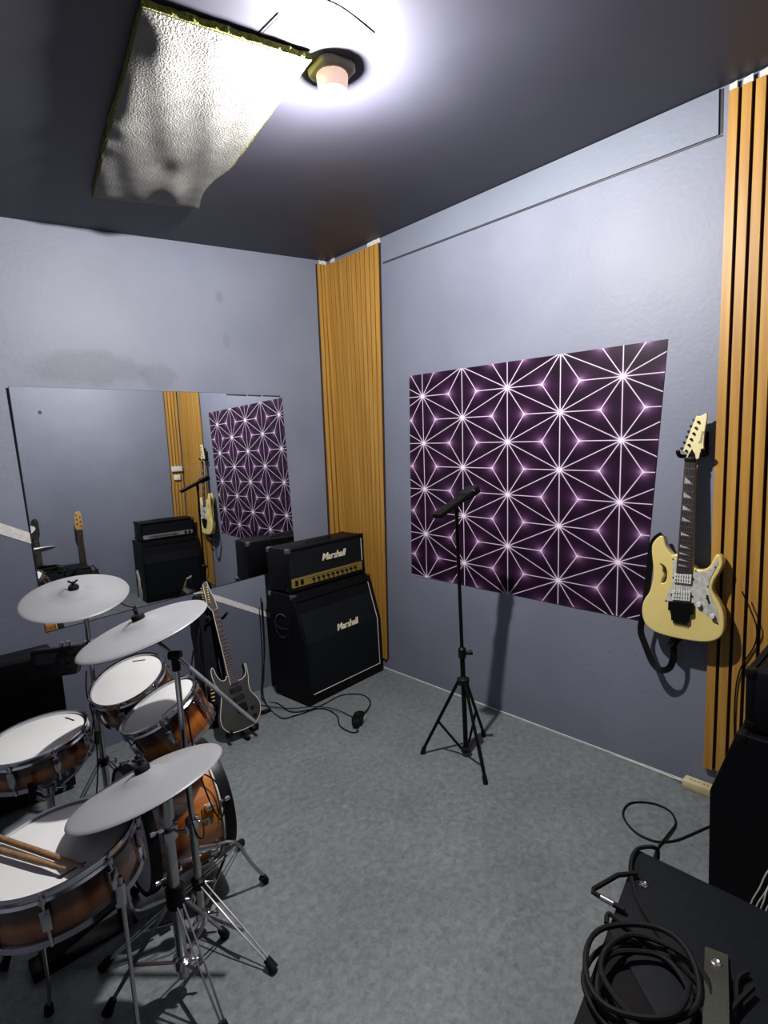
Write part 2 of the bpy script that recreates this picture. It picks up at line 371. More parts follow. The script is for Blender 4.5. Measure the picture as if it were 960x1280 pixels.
def text_part(name, body, size, material, M, parent, extrude=0.0015, shear=0.0, offset=0.0, spacing=1.0):
    cu = bpy.data.curves.new(name, 'FONT'); cu.body = body; cu.size = size; cu.extrude = extrude; cu.shear = shear; cu.offset = offset
    cu.align_x = 'CENTER'; cu.align_y = 'CENTER'; cu.space_character = spacing; cu.resolution_u = 3
    return from_curve(name, cu, material, M, parent)
def frame(o, x, y, z):
    x, y, z = Vector(x), Vector(y), Vector(z)
    m = Matrix((x, y, z)).transposed().to_4x4(); m.translation = Vector(o); return m
def smooth_pts(pts, n=6, closed=False):     # Catmull-Rom
    P = [Vector(p) for p in pts]; out = []; m = len(P)
    for i in range(m if closed else m-1):
        if closed: p0, p1, p2, p3 = P[i-1], P[i], P[(i+1) % m], P[(i+2) % m]
        else: p0, p1, p2, p3 = P[max(i-1, 0)], P[i], P[i+1], P[min(i+2, m-1)]
        for k in range(n):
            t = k/n; out.append(0.5*((2*p1)+(p2-p0)*t+(2*p0-5*p1+4*p2-p3)*t*t+(3*p1-p0-3*p2+p3)*t**3))
    if not closed: out.append(P[-1])
    return out
def smooth2(pts, n=3): return [(p.x, p.y) for p in smooth_pts([(x, y, 0) for x, y in pts], n, True)]

DATA = {"CREAM":{"body":[[-0.0418,0.3719],[-0.06,0.3672],[-0.0773,0.3791],[-0.0956,0.4055],[-0.1038,0.4297],[-0.1101,0.447],[-0.1215,0.4421],[-0.1344,0.4261],[-0.1437,0.4067],[-0.1433,0.3738],[-0.1357,0.3235],[-0.1313,0.28],[-0.1344,0.2352],[-0.146,0.1885],[-0.1653,0.151],[-0.172,0.1156],[-0.1686,0.0786],[-0.1525,0.0444],[-0.1159,0.0231],[-0.0673,0.0165],[-0.0072,0.0169],[0.0443,0.0207],[0.0877,0.0284],[0.1175,0.0417],[0.1374,0.0606],[0.1461,0.0836],[0.1472,0.1148],[0.1402,0.1613],[0.123,0.1988],[0.1031,0.2293],[0.0937,0.2551],[0.0994,0.2905],[0.1126,0.3201],[0.1228,0.3489],[0.1257,0.3697],[0.1205,0.3858],[0.1111,0.3946],[0.103,0.3799],[0.0928,0.3511],[0.0757,0.3313],[0.0548,0.321],[0.033,0.321],[0.023,0.3299]],"hole":[[-0.1152,0.3266],[-0.1018,0.3322],[-0.0826,0.317],[-0.0743,0.2894],[-0.0772,0.2562],[-0.0898,0.2394],[-0.1056,0.2403],[-0.1027,0.2628],[-0.0968,0.2784],[-0.103,0.292],[-0.1053,0.3098]],"guard":[[-0.0594,0.3565],[-0.0407,0.3521],[-0.0375,0.2954],[0.0215,0.3016],[0.0362,0.3201],[0.0704,0.3187],[0.0934,0.3409],[0.1099,0.3843],[0.1155,0.3715],[0.1098,0.3469],[0.0978,0.3177],[0.0875,0.2884],[0.0861,0.2606],[0.101,0.215],[0.1213,0.1778],[0.1293,0.1451],[0.1311,0.1145],[0.1061,0.1295],[0.0807,0.1448],[0.0552,0.1568],[0.0419,0.1695],[-0.0622,0.1681],[-0.0791,0.1683],[-0.065,0.2185],[-0.0538,0.2567]],"pickA":[[-0.0441,0.2958],[0.0215,0.3016],[0.0206,0.2627],[-0.046,0.2595]],"pickB":[[-0.0464,0.2205],[0.0208,0.2275],[0.0205,0.1884],[-0.0496,0.1816]],"bridge":[[-0.0609,0.1698],[0.0337,0.1805],[0.0363,0.135],[0.0209,0.1266],[0.0207,0.0958],[-0.0445,0.0917],[-0.0496,0.1343],[-0.0603,0.1335]],"knobs":[[0.057,0.1796],[0.1103,0.1409]],"switch":[[0.0831,0.208]],"neck":[[-0.0399,0.3007],[0.0215,0.2996],[0.0085,0.7861],[-0.0331,0.789]],"head":[[-0.0298,0.7904],[-0.0244,0.8062],[-0.0416,0.8246],[-0.0397,0.8351],[-0.0034,0.9562],[0.0032,0.9646],[0.0195,0.9669],[0.0367,0.9757],[0.0359,0.9418],[0.0318,0.9012],[0.0311,0.8501],[0.0325,0.827],[0.0212,0.8193],[0.0188,0.8038],[0.0112,0.7892]],"pegs":[[0.0092,0.9428],[0.0012,0.919],[-0.006,0.896],[-0.0142,0.8724],[-0.022,0.849],[-0.0308,0.8245]],"tun":[[-0.0101,0.9498],[-0.0197,0.9249],[-0.0281,0.9028],[-0.0341,0.8805],[-0.043,0.8571],[-0.0519,0.8325]],"text":[[0.0204,0.8579],[0.0258,0.9014]],"prongs":[[-0.0498,0.8219],[-0.045,0.7982],[0.0239,0.8296],[0.0215,0.8141]],"frame":[[-0.101,-2.392,0.7],[-0.00167,-0.99953,-0.03073],[0.05439,-0.03077,0.99805],[-0.99852,0.0,0.05442]],"strap":[[-0.075,-2.285,1.161],[-0.075,-2.244,1.114],[-0.075,-2.226,0.965],[-0.075,-2.209,0.813],[-0.075,-2.191,0.71],[-0.075,-2.212,0.638],[-0.075,-2.245,0.562],[-0.075,-2.28,0.537],[-0.075,-2.318,0.559],[-0.075,-2.334,0.615],[-0.075,-2.334,0.671],[-0.075,-2.36,0.71],[-0.075,-2.38,0.736]]},"DARK":{"body":[[0.0209,0.3064],[0.009,0.2896],[-0.0137,0.2871],[-0.0316,0.3073],[-0.0428,0.3333],[-0.0487,0.3583],[-0.0556,0.3701],[-0.0634,0.3611],[-0.0656,0.3283],[-0.0547,0.2742],[-0.0349,0.2374],[-0.0328,0.195],[-0.0499,0.1255],[-0.0588,0.0824],[-0.054,0.041],[-0.0288,0.008],[0.0068,-0.003],[0.0623,-0.0011],[0.1217,0.0118],[0.1572,0.0403],[0.1768,0.0732],[0.1821,0.1194],[0.1675,0.1561],[0.1417,0.1952],[0.1364,0.2349],[0.1432,0.2821],[0.1445,0.3212],[0.1426,0.3512],[0.1347,0.3552],[0.1361,0.3228],[0.1286,0.2948],[0.1078,0.2746],[0.0837,0.2698],[0.0706,0.2748]],"neck":[[0.0293,0.2528],[0.076,0.2595],[0.0367,0.7082],[0.0031,0.702]],"head":[[0.0031,0.702],[-0.0208,0.7362],[-0.0256,0.869],[-0.0,0.8873],[0.0078,0.8362],[0.0288,0.7748],[0.0372,0.7108]],"bridge":[[0.0376,0.1377],[0.0953,0.1435],[0.1023,0.0997],[0.0448,0.0944]],"pick":[[0.0188,0.2307],[0.0858,0.2405],[0.0916,0.2154],[0.0246,0.2059]],"pick2":[[0.0304,0.1812],[0.0919,0.1915],[0.0977,0.1665],[0.0362,0.1566]],"frame":[[-1.2728,-0.4569,0.07],[0.99054,-0.11886,-0.06856],[0.11483,0.44451,0.88838],[-0.07512,-0.88785,0.45396]]},"GIG":{"o":[[-0.0437,0.736],[-0.0497,0.6521],[-0.0355,0.5791],[-0.0263,0.4368],[-0.0271,0.2927],[-0.0222,0.2268],[-0.0195,0.065],[-0.0143,0.004],[0.0532,-0.015],[0.0547,0.0681],[0.0622,0.2298],[0.0492,0.3221],[0.0411,0.4797],[0.0295,0.5911],[0.0359,0.6759],[0.0154,0.7366]],"frame":[[-1.2671,-0.172,0.0],[0.99115,-0.09912,-0.08828],[0.1051,0.17984,0.97806],[-0.08106,-0.97869,0.18867]]},"PANEL":[[-1.919,-1.693,2.739],[-1.435,-1.757,2.771],[-1.28,-0.939,2.796],[-1.227,-0.518,2.807],[-1.693,-0.42,2.777]],"DEVICE":[[-1.381,-1.792,2.834],[-1.307,-1.795,2.839],[-1.379,-1.703,2.836],[-1.263,-1.66,2.844]],"WIRE":[[-1.574,-1.947,2.814],[-1.525,-1.954,2.817],[-1.473,-1.958,2.821],[-1.408,-1.95,2.825],[-1.325,-1.934,2.831]],"CRACK":[[-1.595,-1.843,2.814],[-1.597,-1.788,2.815],[-1.599,-1.734,2.816]],"CORD_EDGE":[[-1.156,-2.705,0.506],[-1.157,-2.675,0.506],[-1.193,-2.658,0.506],[-1.241,-2.657,0.506],[-1.305,-2.68,0.506],[-1.373,-2.731,0.506],[-1.428,-2.797,0.506],[-1.467,-2.851,0.506],[-1.479,-2.907,0.506],[-1.484,-2.93,0.506]],"CORD_OUT":[[-1.276,-2.671,0.506],[-1.348,-2.652,0.506],[-1.423,-2.634,0.506],[-1.423,-2.662,0.506],[-1.42,-2.688,0.506]],"CORD_LOW":[[-1.47,-2.693,0.506],[-1.452,-2.69,0.506],[-1.458,-2.721,0.506],[-1.462,-2.767,0.506],[-1.471,-2.821,0.506],[-1.483,-2.872,0.506],[-1.512,-2.938,0.506]],"COIL1":[[-1.486,-2.707,0.506],[-1.539,-2.71,0.506],[-1.611,-2.727,0.506],[-1.661,-2.759,0.506],[-1.697,-2.797,0.506]],"STICKS":[[-2.328,-1.833,0.66],[-2.445,-1.526,0.66],[-2.459,-1.626,0.66],[-2.537,-1.419,0.66]]}

# ------------------------------------------------------------------ the room
def zc(x, y): return 2.96 + 0.068*x + 0.018*y
NA = Vector((-0.01883, -0.99982, 0))
def A(x, z, off=0.0): return Vector((x, 0.040 - x*0.01883, z)) + NA*off
def Cw(x, z, off=0.0): return Vector((x, -3.11 + 0.19*x, z)) + Vector((-0.1867, 0.9824, 0))*off
XL = -3.35
fl = MB().hull8([(0.12, 0.2, -0.1), (XL-0.1, 0.2, -0.1), (XL-0.1, -3.95, -0.1), (0.12, -3.95, -0.1), (0.12, 0.2, 0), (XL-0.1, 0.2, 0), (XL-0.1, -3.95, 0), (0.12, -3.95, 0)])
solo('floor', fl, 'floor_lino', 'grey marbled sheet floor', 'floor', kind='structure', origin=False, smooth=0)
def cz(x, y, t=0): return (x, y, zc(x, y)+t)
ce = MB().hull8([cz(0.12, 0.2), cz(XL-0.1, 0.2), cz(XL-0.1, -3.95), cz(0.12, -3.95), cz(0.12, 0.2, 0.1), cz(XL-0.1, 0.2, 0.1), cz(XL-0.1, -3.95, 0.1), cz(0.12, -3.95, 0.1)])
solo('ceiling', ce, 'ceiling_paint', 'dark grey painted ceiling', 'ceiling', kind='structure', origin=False, smooth=0)
def wall(name, p, q, n, material, label):      # p, q floor ends; n outward
    p, q, n = Vector((*p, 0)), Vector((*q, 0)), Vector((*n, 0))
    tp = lambda a: Vector((a.x, a.y, zc(a.x, a.y)))
    solo(name, MB().hull8([p, q, q+n*0.1, p+n*0.1, tp(p), tp(q), tp(q+n*0.1), tp(p+n*0.1)]), material, label, 'wall', kind='structure', origin=False, smooth=0)
a1 = A(XL, 0)
wall('wall_back', (0, 0.040), (a1.x, a1.y), (0.01883, 0.99982), 'wall_paint_two_tone', 'blue grey painted wall behind the mirror')
wall('wall_right', (0, 0.14), (0, -3.2), (1, 0), 'wall_paint', 'blue grey painted wall behind the star poster')
c1 = Cw(XL, 0)
wall('wall_rear', (0.0, -3.11), (c1.x, c1.y), (0.1867, -0.9824), 'wall_paint', 'blue grey painted wall opposite the mirror')
wall('wall_left', (XL, 0.15), (XL, -3.9), (-1, 0), 'wall_paint', 'blue grey painted wall behind the drummer')
# pale filler line where the right wall meets the floor
solo('baseboard_right', MB().box((-0.006, -2.40, 0), (0.0, -0.02, 0.006)), 'plaster_white', 'thin pale filler line along the foot of the poster wall', 'filler line', kind='structure', origin=False, smooth=0)
# diagonal pale stripe on the mirror wall
st = MB()
def sz(x): return 1.313 - 0.5586*(x+2.147)
xs = [-2.62, -2.3, -2.15, -2.02, -1.6, -1.065, -0.703, -0.45]
for i in range(len(xs)-1):
    xa, xb = xs[i], xs[i+1]; wa = 0.020 if xa > -2.03 else 0.030
    st.qbox([A(xa, sz(xa)-wa), A(xb, sz(xb)-wa*0.95), A(xb, sz(xb)+wa*0.95), A(xa, sz(xa)+wa)], NA, 0.0, 0.003)
solo('trim_1', st, 'plaster_white', 'pale diagonal stripe running down the wall behind the mirror', 'stripe', kind='structure', origin=False, smooth=0)
# access board at the top of the right wall, with a dark open joint at its end
nB = (-1, 0, 0)
ab = MB().qbox([(0, -0.545, 2.794), (0, -2.474, 2.745), (0, -2.474, zc(0, -2.474)-0.004), (0, -0.545, zc(0, -0.545)-0.004)], nB, 0.0, 0.010)
t = solo('trim_2', ab, 'access_paint', 'long painted board boxing in the top of the poster wall', 'board', kind='structure', origin=False, smooth=0)
solo('trim_3', MB().qbox([(0, -2.478, 2.748), (0, -2.488, 2.748), (0, -2.488, zc(0, -2.488)-0.006), (0, -2.478, zc(0, -2.478)-0.006)], nB, 0.0, 0.002).qbox([(0, -0.545, 2.786), (0, -2.488, 2.737), (0, -2.488, 2.743), (0, -0.545, 2.792)], nB, 0.0, 0.002), 'ink', 'dark open joint round the painted board', 'joint', kind='structure', origin=False, smooth=0)

# ------------------------------------------------------------------ slatted wood panels
def slat_panel(label, n, fn, nrm, gap=0.26, t_back=0.008, t_slat=0.022, cat='slat panel', chips=()):
    """fn(f, top) -> point on the wall plane at fraction f of the panel width"""
    b = fn(0.5, False); root = thing('wood_slat_panel', label, cat, (b.x, b.y, b.z))
    part('backing', MB().qbox([fn(0, 0), fn(1, 0), fn(1, 1), fn(0, 1)], nrm, 0.001, t_back), 'slat_backing', root, smooth=0)
    for k in range(n):
        f0 = k/n; f1 = (k+1-gap)/n
        dz = Vector((0, 0, random.uniform(-0.006, 0.006)))
        part('slat', MB().qbox([fn(f0, 0)+dz, fn(f1, 0)+dz, fn(f1, 1), fn(f0, 1)], nrm, t_back, t_slat), 'slat_wood', root, smooth=0)
    for f0, f1 in chips:
        p0, p1 = fn(f0, 1), fn(f1, 1); up = Vector((0, 0, 0.028))
        part('plaster_chip', MB().qbox([p0, p1, p1+up, p0+up*0.8], nrm, 0.004, 0.017), 'plaster_white', root, smooth=0)
    return root
def fB1(f, top):
    y0, y1 = (0.038, -0.532) if top else (0.038, -0.388)
    y = y0 + (y1-y0)*f; return Vector((0, y, (zc(0, y)-0.030) if top else 0.085))
slat_panel('honey wood slat panel in the corner beside the half stack, next to the poster', 12, fB1, nB, gap=0.32, t_slat=0.017, chips=((0.80, 0.93), (0.94, 0.999), (0.1, 0.16)))
def fA1(f, top):
    x0, x1 = (-0.0185, -0.105) if top else (-0.0185, -0.175)
    x = x0 + (x1-x0)*f; p = A(x, 0); p.z = (zc(p.x, p.y)-0.030) if top else 0.085; return p
slat_panel('narrow honey wood slat panel in the corner on the mirror wall', 3, fA1, NA, gap=0.30, t_slat=0.017, chips=((0.05, 0.40), (0.5, 0.7)))
def fB2(f, top):
    y0, y1 = (-2.512, -3.085) if top else (-2.456, -3.085)
    y = y0 + (y1-y0)*f; return Vector((0, y, (zc(0, y)-0.034) if top else 0.115))
slat_panel('honey wood slat panel with wide dark gaps beside the cream guitar', 13, fB2, nB, gap=0.29, chips=((0.0, 0.045), (0.08, 0.135), (0.17, 0.22)))
def fC(f, top):
    x = -0.026 - 0.135*f; p = Cw(x, 0); p.z = (zc(p.x, p.y)-0.03) if top else 0.115; return p
slat_panel('narrow honey wood slat panel on the wall opposite the mirror', 4, fC, (-0.1867, 0.9824, 0), gap=0.2)
# socket on that panel (seen in the mirror)
sk = thing('wall_socket', 'white wall socket box on the slat panel opposite the mirror', 'socket', Cw(-0.10, 1.38, 0.026))
part('body', MB().qbox([Cw(-0.03, 1.37), Cw(-0.15, 1.37), Cw(-0.15, 1.43), Cw(-0.03, 1.43)], (-0.1867, 0.9824, 0), 0.0225, 0.055), 'white_plastic', sk, bevel=0.004)
part('lower_box', MB().qbox([Cw(-0.06, 1.27), Cw(-0.13, 1.27), Cw(-0.13, 1.33), Cw(-0.06, 1.33)], (-0.1867, 0.9824, 0), 0.0225, 0.05), 'white_plastic', sk, bevel=0.004)

# ------------------------------------------------------------------ mirror
MC = [(-2.034, 0.022, 2.011), (-0.477, 0.022, 2.000), (-0.454, 0.0045, 0.807), (-2.010, 0.0045, 0.741)]   # x, distance off the wall, z
mq = [A(x, z, o) for x, o, z in MC]
mn = (mq[1]-mq[0]).cross(mq[3]-mq[0]).normalized()
if mn.y > 0: mn = -mn
mr = thing('wall_mirror', 'large frameless mirror fixed to the grey wall behind the drums', 'mirror', A(-1.25, 0.741))
part('glass', MB().qbox(mq, mn, -0.0005, 0.0005), 'mirror_silver', mr, smooth=0)
part('back', MB().qbox([mq[i]+(mq[i]-(mq[0]+mq[2])*0.5).normalized()*0.003 for i in range(4)], mn, -0.0045, -0.0006), 'ink', mr, smooth=0)
def mp(fx, fz): return mq[0].lerp(mq[1], fx).lerp(mq[3].lerp(mq[2], fx), fz)
for fx, fz in ((0.075, 0.10), (0.945, 0.10), (0.93, 0.93), (0.08, 0.93)):
    p = mp(fx, fz); part('screw', MB().rod(p, p+mn*0.004, 0.009, 0.006, 12), 'ink', mr)
# worn silvering along the upper right edge
for f0, f1 in ((0.74, 0.83), (0.835, 0.90), (0.905, 0.995)):
    part('edge_wear', MB().qbox([mp(f0, 0.003), mp(f1, 0.003), mp(f1, 0.012), mp(f0, 0.010)], mn, 0.0006, 0.0012), 'ink', mr, smooth=0)

# ------------------------------------------------------------------ star poster
def poster():
    TL, TR, BR, BL = (-0.732, 2.051), (-2.290, 2.004), (-2.180, 0.727), (-0.664, 0.747)
    b_, c_, y0, z0, rot = 0.29178, 0.31420, -0.84435, 2.05726, 0.03144
    n = 14; vs = []; uvs = []; fs = []
    for j in range(n+1):
        for i in range(n+1):
            f, g = i/n, j/n
            y = (TL[0]*(1-f)+TR[0]*f)*(1-g)+(BL[0]*(1-f)+BR[0]*f)*g; z = (TL[1]*(1-f)+TR[1]*f)*(1-g)+(BL[1]*(1-f)+BR[1]*f)*g
            dy, dz = y0-y, z-z0
            uu = dy*math.cos(rot)-dz*math.sin(rot); vv = dy*math.sin(rot)+dz*math.cos(rot)
            vs.append((-0.003-0.0015*math.sin(f*9+g*4)**2, y, z)); uvs.append((uu/c_*math.sqrt(3)/2, -vv/b_))
    for j in range(n):
        for i in range(n): k = j*(n+1)+i; fs.append((k, k+1, k+n+2, k+n+1))
    root = thing('star_poster', 'large purple and black poster printed with glowing star lines', 'poster', (0, -1.46, 0.727))
    off = WOFF[root.name]
    me = bpy.data.meshes.new('print_sheet'); me.from_pydata([Vector(v)-off for v in vs], [], fs); me.update()
    l = me.uv_layers.new(name='lattice')
    for lp in me.loops: l.data[lp.index].uv = uvs[lp.vertex_index]
    me.materials.append(MATS['poster_print']); me.shade_smooth()
    link('print_sheet', me, root)
    q = [(0, *TL), (0, *TR), (0, *BR), (0, *BL)]
    part('backing_sheet', MB().qbox(q, nB, 0.0005, 0.0020), 'ink', root, smooth=0)
poster()

# ------------------------------------------------------------------ ceiling: hung foam panel, detector, loose wire, lamp
def foam_panel():
    c = [Vector(p) for p in ((-1.919, -1.693, 0), (-1.435, -1.757, 0), (-1.227, -0.518, 0), (-1.693, -0.420, 0))]
    root = thing('hanging_foam_panel', 'grey fabric covered foam panel hung under the ceiling', 'acoustic panel', (-1.57, -1.1, 2.72))
    nx, ny = 26, 54; rng = random.Random(3)
    def pt(f, g):
        p = c[0].lerp(c[1], f).lerp(c[3].lerp(c[2], f), g)
        if g > 0.62 and f > 0.6:            # bitten lower right corner
            k = (f-0.6)/0.4; p += (c[0]-c[1]).normalized()*0.035*k*math.sin(math.pi*(g-0.62)/0.38)
        p.z = zc(p.x, p.y) - 0.027
        return p
    low = MB()
    for j in range(ny+1):
        for i in range(nx+1):
            f, g = i/nx, j/ny; p = pt(f, g)
            e = min(f, 1-f, g*2.4, (1-g)*2.4)
            sag = 0.007*(1-math.exp(-e*14))
            sag += 0.016*math.exp(-(((f-0.64)/0.15)**2+((g-0.84)/0.09)**2)) - 0.010*math.exp(-(((f-0.50)/0.10)**2+((g-0.70)/0.09)**2))
            sag += 0.0025*math.sin(f*6+g*7)*min(1, e*8) + 0.0018*math.sin(f*19-g*13)*min(1, e*8)
            if f < 0.12: sag += 0.0022*math.sin(g*33+math.sin(g*11)*2)*min(1, g*5)*(1-f/0.12)
            low.v.append(p - Vector((0, 0, sag)))
    for j in range(ny):
        for i in range(nx): k = j*(nx+1)+i; low.f.append((k, k+nx+1, k+nx+2, k+1))
    part('fabric_face', low, 'panel_fabric', root, smooth=80)
    # foam core above, with ragged yellow-green edge
    ring = [pt(i/nx, 0) for i in range(nx)] + [pt(1, j/ny) for j in range(ny)] + [pt(1-i/nx, 1) for i in range(nx)] + [pt(0, 1-j/ny) for j in range(ny)]
    cen = sum(ring, Vector())/len(ring); core = MB(); m = len(ring)
    for q in ring:
        dd = (q-cen).normalized(); core.v.append(q + dd*(0.004+rng.uniform(0, 0.006)) + Vector((0, 0, 0.0015)))
    for q in ring:
        dd = (q-cen).normalized(); core.v.append(q + dd*(0.006+rng.uniform(0, 0.008)) + Vector((0, 0, 0.019)))
    core.v.append(cen + Vector((0, 0, 0.006))); core.v.append(cen + Vector((0, 0, 0.019)))
    for i in range(m):
        j = (i+1) % m; core.f += [(i, j, m+j, m+i), (i, 2*m, j), (m+i, m+j, 2*m+1)]
    part('foam_core', core, 'foam_edge', root, smooth=0)
    for f, g in ((0.1, 0.08), (0.9, 0.08), (0.1, 0.92), (0.85, 0.92)):
        p = pt(f, g); part('hanger', MB().rod(p+Vector((0, 0, 0.015)), (p.x, p.y, zc(p.x, p.y)), 0.003), 'steel', root)
foam_panel()

def detector():
    cx, cy = -1.330, -1.735; z = zc(cx, cy)
    root = thing('ceiling_lamp', 'small peach ceiling lamp with square base beside the foam panel', 'ceiling lamp', (cx, cy, z))
    a = math.radians(38)
    def sq(s, zz, rd=0.35):
        pts = []
        for k in range(4):
            for dk in (-1, 0, 1):
                g = a + k*math.pi/2 + dk*0.22; q = s*(1.0 if dk == 0 else 0.985); pts.append(Vector((cx+q*math.cos(g), cy+q*math.sin(g), zz)))
        return pts
    mb = MB(); lv = [sq(0.078, z), sq(0.078, z-0.012), sq(0.068, z-0.022), sq(0.046, z-0.027)]
    for l in lv: mb.v += l
    for i in range(3):
        for k in range(12): mb.f.append((i*12+k, i*12+(k+1) % 12, (i+1)*12+(k+1) % 12, (i+1)*12+k))
    mb.f.append(tuple(range(12))); mb.f.append(tuple(36+k for k in range(12)))
    part('base', mb, 'tan_plastic', root, smooth=50)
    T = Matrix.Translation((cx, cy, z-0.025))
    part('cup', MB().lathe([(0.052, 0), (0.051, -0.010), (0.048, -0.044), (0.046, -0.049), (0.030, -0.049)], 20, T), 'bulb_glow', root)
detector()
W = [(-1.574, -1.947), (-1.525, -1.954), (-1.473, -1.958), (-1.408, -1.950), (-1.325, -1.934)]
solo('loose_wire', MB().tube(smooth_pts([(x, y, zc(x, y)-0.003) for x, y in W], 5), 0.0016, 6), 'ink', 'thin dark wire stapled across the ceiling', 'wire')
W = [(-1.595, -1.843), (-1.597, -1.788), (-1.599, -1.734)]
solo('short_wire', MB().tube([(x, y, zc(x, y)-0.003) for x, y in W], 0.0013, 6), 'ink', 'short dark wire end on the ceiling by the foam panel', 'wire')


# ------------------------------------------------------------------ guitar amplifier stacks
UP = Vector((0, 0, 1))
class Fr:      # local frame: x along the front, y to the back, z up
    def __init__(s, o, ang):
        s.o = Vector(o); s.x = Vector((math.cos(ang), math.sin(ang), 0)); s.y = Vector((-math.sin(ang), math.cos(ang), 0))
    def p(s, x, y, z): return s.o + s.x*x + s.y*y + UP*z
    def box(s, a, b):
        return MB().hull8([s.p(a[0], a[1], a[2]), s.p(b[0], a[1], a[2]), s.p(b[0], b[1], a[2]), s.p(a[0], b[1], a[2]),
                           s.p(a[0], a[1], b[2]), s.p(b[0], a[1], b[2]), s.p(b[0], b[1], b[2]), s.p(a[0], b[1], b[2])])
    def side(s, prof, x0, x1): return MB().prism(prof, x0, x1, frame(s.o, s.y, UP, s.x))
def corner_cap(fr, x, y, z, sx, sy, sz, root, material='black_plastic'):
    g = 0.030; e = 0.0025
    xs = sorted((x-e*sx, x+g*sx)); ys = sorted((y-e*sy, y+g*sy)); zs = sorted((z-e*sz, z+g*sz))
    part('corner_guard', fr.box((xs[0], ys[0], zs[0]), (xs[1], ys[1], zs[1])), material, root, bevel=0.006)
def cabinet(fr, W, H, D, bend, back, label, pipe, logo=None, handle='steel', cap='black_plastic'):
    root = thing('speaker_cabinet', label, 'speaker cabinet', fr.p(W/2, D/2, 0))
    t = 0.020; f = 0.012; z0 = 0.014
    prof = [(0, z0), (0, bend), (back, H), (D, H), (D, z0)]
    inn = [(f, z0+0.002), (f, bend), (back+f, H-0.002), (D-0.002, H-0.002), (D-0.002, z0+0.002)]
    part('box', fr.side(inn, 0.002, W-0.002), 'black_tolex', root, smooth=0)
    for x0, x1 in ((0, t), (W-t, W)): part('side_panel', fr.side(prof, x0, x1), 'black_tolex', root, smooth=0, bevel=0.004)
    part('bottom_rail', fr.box((t, 0, z0), (W-t, D, z0+0.045)), 'black_tolex', root, smooth=0)
    part('top_rail', fr.side([(back-0.010, H-0.045), (back, H), (D, H), (D, H-0.045)], t, W-t), 'black_tolex', root, smooth=0)
    gp = fr.side([(f-0.003, z0+0.05), (f-0.003, bend), (back+f-0.012, H-0.05), (back+f+0.004, H-0.05), (f+0.004, bend), (f+0.004, z0+0.05)], t+0.010, W-t-0.010)
    g = part('grille', gp, 'grille_cloth', root, smooth=0)
    if pipe:
        x = W-t-0.006
        part('piping', MB().tube([fr.p(t+0.03, f-0.004, z0+0.05), fr.p(x, f-0.004, z0+0.05), fr.p(x, f-0.004, bend), fr.p(x, back+f-0.012, H-0.05)], 0.003, 6), 'white_piping', root)
    # round recessed carrying handle on the left side
    T = frame(fr.p(0, D*0.60, H*0.70), fr.y, UP, -fr.x)
    h = part('handle', MB().lathe([(0.085, -0.001), (0.085, 0.004), (0.078, 0.006), (0.066, 0.004), (0.062, 0.001), (0.0, 0.001)], 32, T), 'black_plastic', root)
    arc = [T @ Vector((0.076*math.cos(a), 0.078*math.sin(a), 0.007)) for a in [math.radians(v) for v in range(-100, 121, 11)]]
    part('handle_rim', MB().tube(arc, 0.0026, 6), handle, h)
    part('grip', MB().tube([T @ Vector((-0.07, -0.01, 0.007)), T @ Vector((0, -0.016, 0.016)), T @ Vector((0.07, -0.01, 0.007))], 0.008, 8), 'black_plastic', h)
    for x, sx in ((0, 1), (W, -1)):
        for y, sy, z, sz in ((0, 1, z0, 1), (D, -1, z0, 1), (back, 1, H, -1), (D, -1, H, -1)):
            corner_cap(fr, x, y, z, sx, sy, sz, root, cap if z == H else 'black_plastic')
    for x in (0.06, W-0.06):
        for y in (0.05, D-0.05): part('foot', MB().rod(fr.p(x, y, 0), fr.p(x, y, z0+0.004), 0.018, 0.016, 14), 'black_rubber', root)
    if logo:
        lx, lz, size = logo; k = (lz-bend)/(H-bend); sl = (Vector((0, 0, H-bend))+fr.y*back).normalized()
        n = fr.x.cross(sl)
        M = frame(fr.p(lx, f-0.004+back*k, lz)+n*0.004, fr.x, sl, n)
        text_part('script_logo', 'Marshall', size, 'cream_logo', M, root, 0.002, shear=0.28, offset=0.0010, spacing=0.97)
    return root
